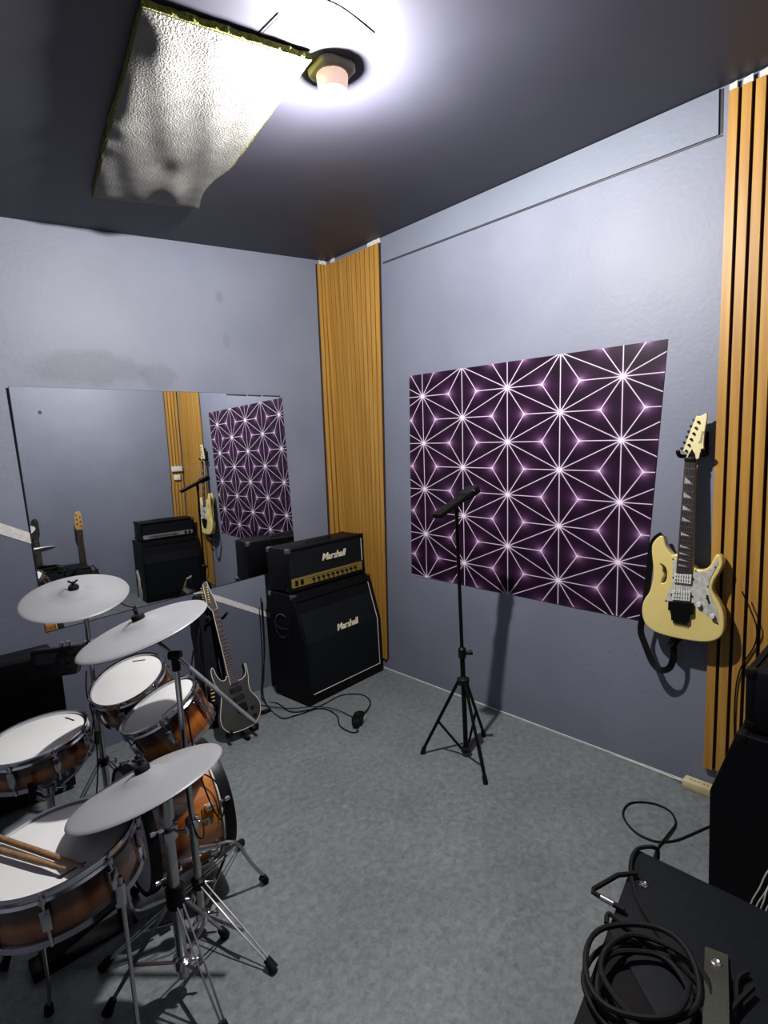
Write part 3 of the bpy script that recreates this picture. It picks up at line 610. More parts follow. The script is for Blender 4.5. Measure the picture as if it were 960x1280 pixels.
def amp_head(fr, x0, x1, y0, y1, z0, z1, label, panel, logo=None, knobs=10, pipe=True):
    root = thing('amplifier_head', label, 'amplifier', fr.p((x0+x1)/2, (y0+y1)/2, z0))
    b = z0+0.010
    h = z1-b
    part('case', fr.box((x0, y0+0.012, b), (x1, y1, z1)), 'black_tolex', root, bevel=0.008)
    for xa, xb in ((x0, x0+0.018), (x1-0.018, x1)): part('side_panel', fr.box((xa, y0, b), (xb, y0+0.03, z1)), 'black_tolex', root, bevel=0.004)
    part('top_rail', fr.box((x0, y0, z1-0.018), (x1, y0+0.03, z1)), 'black_tolex', root, bevel=0.004)
    part('bottom_rail', fr.box((x0, y0, b), (x1, y0+0.03, b+0.016)), 'black_tolex', root, bevel=0.004)
    part('front_cloth', fr.box((x0+0.02, y0+0.006, b+0.30*h), (x1-0.02, y0+0.016, z1-0.02)), 'grille_cloth', root, smooth=0)
    pn = part('control_panel', fr.box((x0+0.024, y0+0.004, b+0.085*h), (x1-0.024, y0+0.016, b+0.30*h)), panel, root, smooth=0)
    zk = b+0.19*h
    for k in range(knobs):
        x = x0+0.20+(x1-x0-0.30)*k/(knobs-1)
        part('knob', MB().rod(fr.p(x, y0+0.005, zk), fr.p(x, y0-0.012, zk), 0.0085, 0.0075, 12), 'black_plastic', pn)
    for k in range(2):
        x = x0+0.05+0.045*k
        part('rocker_switch', fr.box((x, y0-0.002, zk-0.016), (x+0.022, y0+0.006, zk+0.016)), 'black_plastic', pn, bevel=0.002)
    part('panel_print', fr.box((x0+0.15, y0+0.0034, zk+0.012), (x1-0.06, y0+0.0042, zk+0.015)), 'ink', pn, smooth=0)
    if pipe: part('piping', MB().tube([fr.p(x1-0.022, y0+0.003, b+0.32*h), fr.p(x1-0.022, y0+0.003, z1-0.022)], 0.0028, 6), 'white_piping', root)
    hp = [fr.p((x0+x1)/2-0.12, (y0+y1)/2, z1), fr.p((x0+x1)/2-0.10, (y0+y1)/2, z1+0.012), fr.p((x0+x1)/2+0.10, (y0+y1)/2, z1+0.012), fr.p((x0+x1)/2+0.12, (y0+y1)/2, z1)]
    part('carry_strap', MB().ribbon(hp, fr.y, 0.028, 0.005), 'black_rubber', root)
    for x, sx in ((x0, 1), (x1, -1)):
        for y, sy in ((y0, 1), (y1, -1)):
            for z, sz in ((b, 1), (z1, -1)): corner_cap(fr, x, y, z, sx, sy, sz, root, 'steel' if z == z1 and sx > 0 else 'black_plastic')
        for y in (y0+0.04, y1-0.04): part('foot', MB().rod(fr.p(x+0.05*sx, y, z0), fr.p(x+0.05*sx, y, b+0.003), 0.012, 0.011, 12), 'black_rubber', root)
    if logo:
        lx, lz, size = logo
        text_part('script_logo', 'Marshall', size, 'cream_logo', frame(fr.p(lx, y0+0.002, lz), fr.x, UP, -fr.y), root, 0.002, shear=0.28, offset=0.0010, spacing=0.97)
    return root
F1 = Fr((-0.738, -0.424, 0), math.radians(4.8))
cabinet(F1, 0.70, 0.712, 0.345, 0.40, 0.085, 'black angled speaker cabinet with script logo under the gold panel amplifier', True, (0.385, 0.435, 0.060), cap='steel')
amp_head(F1, 0.008, 0.692, 0.120, 0.340, 0.713, 1.003, 'black amplifier head with gold control panel and script logo', 'gold_panel', (0.40, 0.90, 0.066))
F2 = Fr((-0.052, -2.668, 0), math.pi+0.012)     # faces the mirror wall
cabinet(F2, 0.636, 0.655, 0.335, 0.43, 0.072, 'plain black speaker cabinet against the wide slat panel', False, handle='steel')
amp_head(F2, 0.02, 0.61, 0.088, 0.315, 0.656, 0.862, 'black amplifier head with grey control panel by the slat panel', 'silver_panel', None, 12, False)
for a, b in (((-0.695, -2.800, 0.10), (-0.690, -2.846, 0.245)), ((-0.697, -2.815, 0.10), (-0.690, -2.862, 0.235)), ((-0.716, -2.828, 0.10), (-0.706, -2.850, 0.20)), ((-0.702, -2.840, 0.10), (-0.690, -2.875, 0.21))):
    a, b = Vector(a), Vector(b)
    solo('pale_wire', MB().tube(smooth_pts([(a.x-0.01, a.y+0.01, 0.003), a, (a+b)/2+Vector((-0.006, 0, 0)), b, (b.x+0.002, b.y-0.06, 0.33)], 4), 0.0022, 6), 'white_piping', 'thin pale wire hanging down the side of the plain black cabinet', 'wire', 'pale wires on the cabinet side')
# black cabinet behind the drums
F3 = Fr((-2.62, -0.235, 0), 0.0)
bc = thing('drum_monitor', 'plain black monitor speaker against the wall under the mirror, behind the snare', 'speaker', F3.p(0.29, 0.13, 0))
part('case', F3.side([(0, 0.02), (0, 0.60), (0.06, 0.69), (0.27, 0.69), (0.27, 0.02)], 0, 0.60), 'black_tolex', bc, bevel=0.006)
part('grille', F3.side([(-0.006, 0.05), (-0.006, 0.585), (0.004, 0.585), (0.004, 0.05)], 0.025, 0.575), 'grille_cloth', bc, smooth=0)
for x in (0.06, 0.54):
    for y in (0.05, 0.22): part('foot', MB().rod(F3.p(x, y, 0), F3.p(x, y, 0.023), 0.018, 0.018, 12), 'black_rubber', bc)
part('handle', F3.box((0.22, 0.12, 0.688), (0.38, 0.16, 0.700)), 'black_rubber', bc, bevel=0.004)

# ------------------------------------------------------------------ tripod stand by the poster
def note_stand():
    c = Vector((-0.505, -1.495, 0)); root = thing('tripod_stand', 'black tripod stand with short tilted crossbar before the poster', 'stand', c)
    V = lambda z, x=0, y=0: c + Vector((x, y, z))
    part('lower_tube', MB().rod(V(0.03), V(0.56), 0.0125), 'black_metal', root)
    part('upper_tube', MB().rod(V(0.54), V(1.29), 0.0090), 'black_metal', root)
    cl = part('height_clamp', MB().lathe([(0.013, 0.525), (0.019, 0.53), (0.020, 0.575), (0.012, 0.585)], 16, Matrix.Translation(c)), 'black_plastic', root)
    part('clamp_knob', MB().rod(V(0.552, 0.015, -0.012), V(0.552, 0.040, -0.034), 0.010, 0.012, 12), 'black_plastic', cl)
    part('leg_hub', MB().lathe([(0.013, 0.385), (0.030, 0.390), (0.032, 0.418), (0.014, 0.430)], 18, Matrix.Translation(c)), 'black_plastic', root)
    part('brace_hub', MB().lathe([(0.013, 0.022), (0.026, 0.026), (0.026, 0.045), (0.013, 0.050)], 18, Matrix.Translation(c)), 'black_plastic', root)
    for fx, fy in ((-0.632, -1.713), (-0.643, -1.313), (-0.290, -1.447)):
        f = Vector((fx, fy, 0.012)); h = c + (f-c).normalized()*0.024; h.z = 0.405
        lg = part('leg', MB().rod(h, f, 0.0085), 'black_metal', root)
        part('rubber_foot', MB().rod(f+(h-f)*0.06, Vector((fx, fy, 0.0)), 0.0115, 0.0125, 12), 'black_rubber', lg)
        mid = h.lerp(f, 0.56); b = c + (f-c).normalized()*0.022; b.z = 0.036
        part('brace', MB().rod(b, mid, 0.0065), 'black_metal', lg)
    # tilted crossbar with grips
    L, Rr = Vector((-0.660, -1.500, 1.272)), Vector((-0.405, -1.520, 1.372)); dr = (Rr-L).normalized()
    hd = part('tilt_head', MB().rod(V(1.27), V(1.335), 0.013, 0.010, 14).rod(V(1.31, 0, -0.03), V(1.31, 0, 0.02), 0.009), 'black_plastic', root)
    sd = Vector((0.02, 1, 0.0)).normalized()
    part('crossbar', MB().ribbon([L, L.lerp(Rr, 0.5), Rr], sd, 0.055, 0.024), 'black_plastic', root, bevel=0.004)
    part('end_clip', MB().ribbon([Rr-dr*0.07, Rr+dr*0.02], sd, 0.065, 0.040), 'black_rubber', root, bevel=0.006)
    part('clip_screw', MB().rod(Rr-dr*0.03+Vector((-0.01, -0.03, 0.012)), Rr-dr*0.03+Vector((-0.012, -0.042, 0.016)), 0.006, n=10), 'steel', root)
note_stand()

# ------------------------------------------------------------------ cream guitar on the wall
def strings(root, T, xa0, xa1, ya, xb0, xb1, yb, z, n=6, material='steel'):
    for k in range(n):
        f = k/(n-1)
        part('string', MB().tube([T @ Vector((xa0+(xa1-xa0)*f, ya, z)), T @ Vector((xb0+(xb1-xb0)*f, yb, z))], 0.0006, 4), material, root)
def neck_part(root, T, q, z0, frets, inlay=True, board='rosewood', binding=None):
    q = [Vector((x, y, 0)) for x, y in q]      # heel L, heel R, nut R, nut L
    n = Vector((0, 0, 1))
    nk = MB().qbox([T @ p for p in q], T.to_3x3() @ n, z0-0.018, z0)
    nb = part('neck', nk, 'maple' if board == 'rosewood' else board, root, bevel=0.004)
    fb = part('fretboard', MB().qbox([T @ p for p in q], T.to_3x3() @ n, z0+0.0002, z0+0.005), board, nb, smooth=0)
    Ls = (q[3]-q[0]).length/(1-2**(-frets/12))
    for k in range(1, frets):
        f = 1-(Ls*(1-2**(-k/12)))/(q[3]-q[0]).length
        a, b = q[0].lerp(q[3], f), q[1].lerp(q[2], f); e = (q[3]-q[0]).normalized()*0.0011
        part('fret', MB().qbox([T @ (a-e), T @ (b-e), T @ (b+e), T @ (a+e)], T.to_3x3() @ n, z0+0.005, z0+0.0062), 'steel', nb, smooth=0)
        if inlay and k in (3, 5, 7, 9, 12, 15, 17, 19, 21):
            f2 = 1-(Ls*(1-2**(-(k-1)/12)))/(q[3]-q[0]).length
            a0, b0 = q[0].lerp(q[3], f+0.006), q[1].lerp(q[2], f+0.006); a1 = q[0].lerp(q[3], f2-0.006)
            tri = [a0.lerp(b0, 0.14), a0.lerp(b0, 0.80), a1.lerp(q[1].lerp(q[2], f2-0.006), 0.14)]
            tri = [T @ p for p in tri]; nn = T.to_3x3() @ n
            part('inlay', MB().add([p+nn*(z0+0.0051) for p in tri]+[p+nn*(z0+0.0056) for p in tri], [(0, 2, 1), (3, 4, 5), (0, 1, 4, 3), (1, 2, 5, 4), (2, 0, 3, 5)]), 'pearl', fb, smooth=0)
    if binding:
        part('neck_binding', MB().tube([T @ (q[0]+Vector((-0.001, 0, z0+0.003))), T @ (q[3]+Vector((-0.001, 0, z0+0.003)))], 0.0022, 6), binding, nb)
    return nb
def cream_guitar():
    G = DATA['CREAM']; T = frame(*G['frame'][:1], *G['frame'][1:])
    o, R_, A_, N_ = [Vector(v) for v in G['frame']]
    root = thing('electric_guitar', 'cream yellow electric guitar with pearl pickguard hanging on the wall', 'guitar', o)
    Z = lambda z: T @ Matrix.Translation((0, 0, z))
    curve_mesh('body', [smooth2(G['body']), smooth2(G['hole'])], 0.032, 0.006, 'cream_paint', Z(-0.022), root)
    pg = curve_mesh('pickguard', [G['guard']], 0.002, 0.0, 'pearl', Z(0.0012), root)
    for p in ((0, 1), (4, 0), (9, 0), (12, 0), (16, 0), (22, 0)):
        x, y = G['guard'][p[0]]; part('pickguard_screw', MB().lathe([(0.0035, 0.0022), (0.0025, 0.0035)], 8, Z(0) @ Matrix.Translation((x*0.97, y, 0))), 'black_metal', pg)
    for key in ('pickA', 'pickB'):
        q = G[key]; pk = curve_mesh('pickup', [q], 0.009, 0.001, 'white_plastic', Z(0.006), root)
        a, b, c, d_ = [Vector((x, y, 0)) for x, y in q]
        for row in (0.28, 0.72):
            for k in range(6):
                p = a.lerp(b, 0.1+0.16*k).lerp(d_.lerp(c, 0.1+0.16*k), row)
                part('pole_piece', MB().lathe([(0.0026, 0.0112), (0.0024, 0.0125)], 8, Z(0) @ Matrix.Translation(p)), 'black_metal', pk)
        for x, y in ((a+d_)/2 + (a-b).normalized()*0.008, (b+c)/2 + (b-a).normalized()*0.008) if False else [((a+d_)/2+(a-b).normalized()*0.007)[:2], ((b+c)/2+(b-a).normalized()*0.007)[:2]]:
            part('pickup_screw', MB().lathe([(0.004, 0.002), (0.003, 0.005)], 8, Z(0) @ Matrix.Translation((x, y, 0))), 'black_metal', pk)
    br = curve_mesh('tremolo_bridge', [G['bridge']], 0.014, 0.0015, 'black_metal', Z(0.007), root)
    bx = G['bridge']
    for k in range(6):
        f = (k+0.5)/6; x = -0.043+0.062*f
        part('saddle', MB().lathe([(0.0035, 0.0), (0.0030, 0.014)], 8, T @ Matrix.Translation((x, 0.093, 0.008)) @ Matrix.Rotation(math.pi/2, 4, 'X')), 'black_metal', br)
    for x, y in G['knobs']: part('control_knob', MB().lathe([(0.0105, 0.002), (0.0100, 0.014), (0.0085, 0.0165), (0.0, 0.0165)], 18, T @ Matrix.Translation((x, y, 0))), 'white_plastic', root)
    x, y = G['switch'][0]
    sw = part('selector_switch', MB().qbox([T @ Vector((x-0.003, y+0.016, 0.002)), T @ Vector((x+0.003, y+0.018, 0.002)), T @ Vector((x+0.014, y-0.016, 0.002)), T @ Vector((x+0.008, y-0.018, 0.002))], N_, 0.0, 0.002).rod(T @ Vector((x+0.004, y, 0.003)), T @ Vector((x+0.001, y+0.006, 0.016)), 0.0025), 'black_plastic', root)
    nb = neck_part(root, T, G['neck'], 0.004, 24)
    hd = curve_mesh('headstock', [smooth2(G['head'], 2)], 0.011, 0.0015, 'cream_head', Z(-0.004), root)
    cx = [(-0.0300, 0.790), (-0.0225, 0.815), (-0.012, 0.828), (0.002, 0.812), (0.0085, 0.790)]
    part('truss_cover', MB().prism([(-0.026, 0.794), (0.006, 0.793), (0.0045, 0.808), (-0.009, 0.832), (-0.021, 0.808)], 0.003, 0.0045, T), 'black_metal', hd)
    part('locking_nut', MB().qbox([T @ Vector((-0.033, 0.781, 0)), T @ Vector((0.009, 0.779, 0)), T @ Vector((0.009, 0.795, 0)), T @ Vector((-0.033, 0.797, 0))], N_, 0.004, 0.016), 'black_metal', root, bevel=0.002)
    for (x, y), (tx, ty) in zip(G['pegs'], G['tun']):
        pg_ = part('tuning_post', MB().lathe([(0.0055, 0.002), (0.0050, 0.010), (0.003, 0.014)], 12, T @ Matrix.Translation((x, y, 0))), 'black_metal', hd)
        part('tuning_button', MB().rod(T @ Vector((x*0.4+tx*0.6, y*0.4+ty*0.6, -0.010)), T @ Vector((tx, ty, -0.011)), 0.003).tube([T @ Vector((tx+0.003, ty-0.001, -0.011)), T @ Vector((tx-0.006, ty+0.004, -0.011))], 0.0055, 8), 'black_metal', pg_)
    (x0, y0), (x1, y1) = G['text']; tv = Vector((x1-x0, y1-y0, 0)).normalized()
    text_part('headstock_lettering', 'Ibanez', 0.020, 'ink', T @ frame(((x0+x1)/2, (y0+y1)/2, 0.0036), tv, Vector((-tv.y, tv.x, 0)), (0, 0, 1)), hd, 0.0002)
    strings(root, T, -0.026, 0.002, 0.80, -0.038, 0.014, 0.125, 0.013)
    st = smooth_pts(G['strap'], 5)
    part('strap', MB().band([q+Vector((0.004, -0.012, 0)) for q in st], Vector((-0.85, -0.5, 0.15)), 0.028, 0.003), 'strap_cloth', root)
    part('strap_fitting', MB().ribbon([T @ Vector((-0.02, 0.028, -0.05)), T @ Vector((-0.045, 0.008, -0.045)), T @ Vector((-0.055, -0.02, -0.035)), T @ Vector((-0.064, -0.045, -0.03))], N_*0.6+A_*0.2+R_*0.7, 0.045, 0.003), 'strap_cloth', root)
    for px, py in ((-0.112, 0.447), (0.03, 0.019)): part('strap_button', MB().lathe([(0.008, -0.004), (0.004, 0.004), (0.009, 0.010)], 12, T @ Matrix.Translation((px, py, -0.020))), 'steel', root)
    # wall hook with two padded prongs
    hk = thing('guitar_hook', 'black two pronged wall hook holding up the cream guitar', 'wall hook', T @ Vector((-0.01, 0.80, -0.05)))
    part('plate', MB().box((-0.012, -2.455, 1.50), (0.0, -2.395, 1.60)), 'black_plastic', hk, bevel=0.004)
    c = T @ Vector((-0.012, 0.812, -0.03))
    part('arm', MB().tube([(-0.008, c.y, 1.545), (c.x, c.y, 1.535)], 0.007, 8), 'black_metal', hk)
    for sgn, x, y in ((-1, -0.047, 0.806), (1, 0.030, 0.812)):
        part('prong', MB().tube(smooth_pts([c, T @ Vector((x*0.75, y-0.004, -0.025)), T @ Vector((x*1.20, y-0.004, -0.008)), T @ Vector((x*1.22, y+0.004, 0.012)), T @ Vector((x*1.24, y+0.018, 0.022))], 4), 0.0085, 8), 'black_rubber', hk)
cream_guitar()

# ------------------------------------------------------------------ charcoal guitar on its stand, gig bag behind
def dark_guitar():
    G = DATA['DARK']; T = frame(*G['frame'][:1], *G['frame'][1:]); o, R_, A_, N_ = [Vector(v) for v in G['frame']]
    root = thing('electric_guitar', 'charcoal electric guitar with pale edge binding leaning on a stand by the mirror', 'guitar', o)
    Z = lambda z: T @ Matrix.Translation((0, 0, z))
    out = smooth2(G['body'])
    curve_mesh('body', [out], 0.034, 0.004, 'charcoal_wood', Z(-0.022), root)
    part('body_binding', MB().tube([T @ Vector((x, y, -0.003)) for x, y in out], 0.0028, 6, closed=True), 'binding', root)
    for k in ('pick', 'pick2'): curve_mesh('pickup', [G[k]], 0.010, 0.001, 'black_plastic', Z(0.002), root)
    br = curve_mesh('bridge', [G['bridge']], 0.014, 0.001, 'black_metal', Z(0.004), root)
    for x, y in ((0.132, 0.105), (0.140, 0.060)): part('control_knob', MB().lathe([(0.010, 0), (0.009, 0.016), (0, 0.016)], 14, T @ Matrix.Translation((x, y, -0.002))), 'black_plastic', root)
    neck_part(root, T, G['neck'], 0.002, 24, False, 'rosewood', 'binding')
    hd = curve_mesh('headstock', [G['head']], 0.012, 0.001, 'charcoal_wood', Z(-0.010), root)
    hb = [(x, y) for x, y in G['head']]
    part('head_binding', MB().tube([T @ Vector((x, y, -0.003)) for x, y in hb], 0.0028, 6, closed=True), 'binding', hd)
    for k in range(7):
        f = (k+0.6)/7.4; x = -0.0180+0.012*f*0.2; y = 0.745+0.115*f
        tp = part('tuning_post', MB().rod(T @ Vector((x+0.010, y, -0.004)), T @ Vector((x+0.010, y, 0.008)), 0.005, 0.004, 10), 'gold', hd)
        part('tuning_button', MB().rod(T @ Vector((x-0.010, y, -0.016)), T @ Vector((x-0.022, y+0.004, -0.016)), 0.004, 0.006, 8), 'gold', tp)
    strings(root, T, 0.006, 0.034, 0.705, 0.046, 0.094, 0.12, 0.011, 7)
    # stand
    b = T @ Vector((0.055, 0.02, -0.05)); sx, sy = b.x+0.01, b.y+0.13
    s = thing('guitar_stand', 'black tubular guitar stand under the charcoal guitar', 'guitar stand', (sx, sy, 0))
    top = T @ Vector((0.022, 0.665, -0.055)); base = Vector((sx, sy, 0.16))
    part('post', MB().rod(base, top, 0.012), 'black_metal', s)
    yk = part('yoke', MB().tube([T @ Vector((-0.030, 0.665, 0.015)), T @ Vector((-0.028, 0.655, -0.040)), top, T @ Vector((0.070, 0.655, -0.040)), T @ Vector((0.078, 0.668, 0.030))], 0.009, 8), 'black_rubber', s)
    for k, (fx, fy) in enumerate(((-0.930, -0.275), (-1.200, -0.490), (-1.09, -0.11))):
        f = Vector((fx, fy, 0.012)); lg = part('leg', MB().tube([base, Vector((base.x*0.65+f.x*0.35, base.y*0.65+f.y*0.35, 0.032)), f], 0.010, 8), 'black_metal', s)
        part('rubber_foot', MB().rod(Vector((fx*0.8+base.x*0.2, fy*0.8+base.y*0.2, 0.016)), (fx, fy, 0.012), 0.013, 0.012, 10), 'black_rubber', lg)
    for sx_, x in ((-1, -0.02), (1, 0.13)):
        p0 = T @ Vector((x, -0.020, -0.062)); p1 = T @ Vector((x, -0.018, 0.018)); p2 = T @ Vector((x, 0.010, 0.026))
        part('cradle_arm', MB().tube([base, p0, p1, p2], 0.0095, 8), 'black_rubber', s)
dark_guitar()
def gig_bag():
    G = DATA['GIG']; T = frame(*G['frame'][:1], *G['frame'][1:]); root = thing('gig_bag', 'slim black guitar bag with gold trim leaning beside the charcoal guitar', 'guitar bag', Vector(G['frame'][0]))
    o = [(x, max(y, 0.003)) for x, y in G['o']]
    o = [(x*1.0, y*1.06) for x, y in o]
    curve_mesh('bag_body', [smooth2(o, 3)], 0.07, 0.010, 'black_cloth', T @ Matrix.Translation((0, 0, -0.012)), root)
    part('gold_trim', MB().tube([T @ Vector((x-0.014, y, 0.036)) for x, y in ((-0.020, 0.03), (-0.019, 0.10), (-0.0205, 0.20), (-0.022, 0.27))], 0.004, 6), 'gold', root)
    for k in range(5): part('gold_stud', MB().rod(T @ Vector((-0.008, 0.155+0.022*k, 0.033)), T @ Vector((0.012, 0.157+0.022*k, 0.037)), 0.0045, n=6), 'gold', root)
    part('hanging_tape', MB().ribbon([T @ Vector((-0.045, 0.60, 0.02)), T @ Vector((-0.062, 0.52, 0.03)), T @ Vector((-0.060, 0.42, 0.03)), T @ Vector((-0.048, 0.35, 0.03)), T @ Vector((-0.055, 0.30, 0.03))], (1, 0, 0), 0.010, 0.002), 'strap_cloth', root)
gig_bag()
# two more guitars by the opposite wall, known from the mirror
def spare_guitar(x, y, zt, label, wood, body_mat, seed):
    z0 = 0.045; L = zt-z0; root = thing('electric_guitar', label, 'guitar', (x, y, z0))
    T = frame((x, y, z0), (1, 0, 0), Vector((0, -0.08, 1)).normalized(), Vector((0, 1, 0.08)).normalized())
    body = [(-0.02, 0.40), (-0.07, 0.42), (-0.12, 0.46), (-0.145, 0.42), (-0.13, 0.33), (-0.115, 0.26), (-0.15, 0.17), (-0.165, 0.09), (-0.12, 0.02), (0, 0.0), (0.12, 0.02), (0.165, 0.09), (0.15, 0.17), (0.115, 0.25), (0.125, 0.32), (0.125, 0.38), (0.09, 0.37), (0.05, 0.33), (0.02, 0.34)]
    curve_mesh('body', [smooth2([(a, b*0.86) for a, b in body])], 0.034, 0.005, body_mat, T @ Matrix.Translation((0, 0, -0.022)), root)
    neck_part(root, T, [(-0.028, 0.31), (0.028, 0.31), (0.021, L*0.985-0.17), (-0.021, L*0.985-0.17)], 0.003, 20, False)
    hy = L-0.19
    curve_mesh('headstock', [smooth2([(-0.021, hy), (0.021, hy), (0.034, hy+0.03), (0.036, hy+0.10), (0.03, hy+0.19), (-0.005, hy+0.20), (-0.03, hy+0.17), (-0.036, hy+0.04)], 2)], 0.012, 0.001, wood, T @ Matrix.Translation((0, 0, -0.004)), root)
    for k in range(6): part('tuning_post', MB().rod(T @ Vector((-0.018 if k % 2 else 0.018, hy+0.045+0.024*k, 0.002)), T @ Vector((-0.018 if k % 2 else 0.018, hy+0.045+0.024*k, 0.012)), 0.006, n=10), 'black_metal', root)
    part('bridge', MB().prism([(-0.045, 0.09), (0.045, 0.09), (0.045, 0.13), (-0.045, 0.13)], 0.001, 0.013, T), 'black_metal', root)
    s = thing('guitar_stand', 'black folding stand holding the guitar with the ' + ('maple' if wood == 'maple' else 'dark') + ' headstock', 'guitar stand', (x, y-0.08, 0))
    hub = Vector((x, y-0.09, 0.20))
    for fx, fy in ((-0.21, 0.01), (0.21, 0.01), (0, -0.05)): part('leg', MB().rod(hub, (x+fx, y+fy-0.08, 0.0), 0.010), 'black_metal', s)
    for sx in (-1, 1): part('cradle_arm', MB().tube([hub, (x+0.09*sx, y-0.07, 0.036), (x+0.09*sx, y+0.045, 0.030), (x+0.09*sx, y+0.05, 0.060)], 0.009, 8), 'black_rubber', s)
spare_guitar(-1.153, -3.13, 1.01, 'dark bodied electric guitar with maple headstock on the wall side opposite the mirror', 'maple', 'charcoal_wood', 1)
spare_guitar(-1.545, -3.20, 0.97, 'black electric guitar with dark headstock on the wall side opposite the mirror', 'charcoal_wood', 'black_plastic', 2)

# ------------------------------------------------------------------ electronic drum kit
def basis(n):
    n = Vector(n).normalized(); x = Vector((0, 0, 1)).cross(n)
    x = Vector((1, 0, 0)) if x.length < 1e-3 else x.normalized()
    return x, n.cross(x), n
def drum_parts(root, D, depth, nlug, head='drum_head', hoop='chrome', mark=True, lugrot=0.0, markang=0.9):
    Rr = D/2
    part('shell', MB().lathe([(Rr-0.012, -0.016), (Rr-0.012, -depth), (Rr-0.020, -depth), (Rr-0.020, -0.016)], 56, closed=True), 'sunburst_shell', root, local=True)
    part('rim', MB().lathe([(Rr-0.010, 0.006), (Rr-0.002, 0.008), (Rr, 0.003), (Rr-0.004, -0.010), (Rr+0.001, -0.016), (Rr-0.009, -0.018), (Rr-0.010, -0.004)], 56, closed=True), hoop, root, local=True)
    part('bottom_rim', MB().lathe([(Rr-0.011, -depth+0.006), (Rr-0.003, -depth+0.006), (Rr-0.001, -depth-0.008), (Rr-0.011, -depth-0.008)], 56, closed=True), hoop, root, local=True)
    hd = part('mesh_head', MB().lathe([(0.0, 0.0), (Rr-0.020, 0.0), (Rr-0.0105, -0.003), (Rr-0.0105, -0.007), (0.0, -0.006)], 56), head, root, local=True)
    if mark:
        a = markang; c = Vector((math.cos(a), math.sin(a), 0))*(Rr-0.045); t = Vector((-math.sin(a), math.cos(a), 0))
        part('printed_mark', MB().ribbon([c-t*0.030+Vector((0, 0, 0.0008)), c+t*0.030+Vector((0, 0, 0.0008))], c, 0.0055, 0.0006), 'ink', hd, local=True)
    for k in range(nlug):
        a = lugrot+2*math.pi*k/nlug; c, s = math.cos(a), math.sin(a)
        T = Matrix.Rotation(a, 4, 'Z')
        lg = MB()
        for v in MB().box((Rr-0.012, -0.011, -depth*0.5-0.026), (Rr+0.006, 0.011, -depth*0.5+0.026)).v: lg.v.append(T @ v)
        lg.f = [(0,3,2,1),(4,5,6,7),(0,1,5,4),(1,2,6,5),(2,3,7,6),(3,0,4,7)]
        l = part('lug', lg, 'chrome', root, local=True, bevel=0.004)
        part('tension_rod', MB().rod(T @ Vector((Rr+0.001, 0, -depth*0.5)), T @ Vector((Rr+0.001, 0, 0.008)), 0.0032, n=8).rod(T @ Vector((Rr+0.001, 0, -0.018)), T @ Vector((Rr+0.001, 0, -0.005)), 0.007, n=8).rod(T @ Vector((Rr+0.001, 0, -depth*0.5)), T @ Vector((Rr+0.001, 0, -depth-0.008)), 0.0032, n=8), 'chrome', l, local=True)
def drum(name, label, c, n, D, depth, nlug, markang=0.9, lugrot=0.0):
    x, y, z = basis(n); root = thing(name, label, 'drum', matrix=frame(c, x, y, z), group=None)
    drum_parts(root, D, depth, nlug, markang=markang, lugrot=lugrot)
    return root
TOM1, N1 = Vector((-1.905, -0.858, 0.710)), Vector((-0.337, -0.146, 0.930)).normalized()
TOM2, N2 = Vector((-1.932, -1.287, 0.746)), Vector((-0.400, 0.134, 0.907)).normalized()
SN, NS = Vector((-2.275, -1.048, 0.678)), Vector((-0.101, 0.007, 0.995)).normalized()
FT, NF = Vector((-2.346, -1.661, 0.644)), Vector((-0.069, 0.060, 0.995)).normalized()
drum('tom_drum', 'amber sunburst rack tom with white mesh head nearer the snare drum', TOM1, N1, 0.31, 0.12, 6, markang=1.9)
drum('tom_drum', 'amber sunburst rack tom steeply tilted beside the boom stand', TOM2, N2, 0.29, 0.13, 6, markang=0.35)
drum('snare_drum', 'amber sunburst snare drum with white mesh head on a low stand', SN, NS, 0.33, 0.095, 8, markang=1.9, lugrot=0.2)
ftm = drum('floor_tom', 'amber sunburst floor tom with drumsticks lying on its head', FT, NF, 0.38, 0.115, 8, markang=0.75, lugrot=0.35)

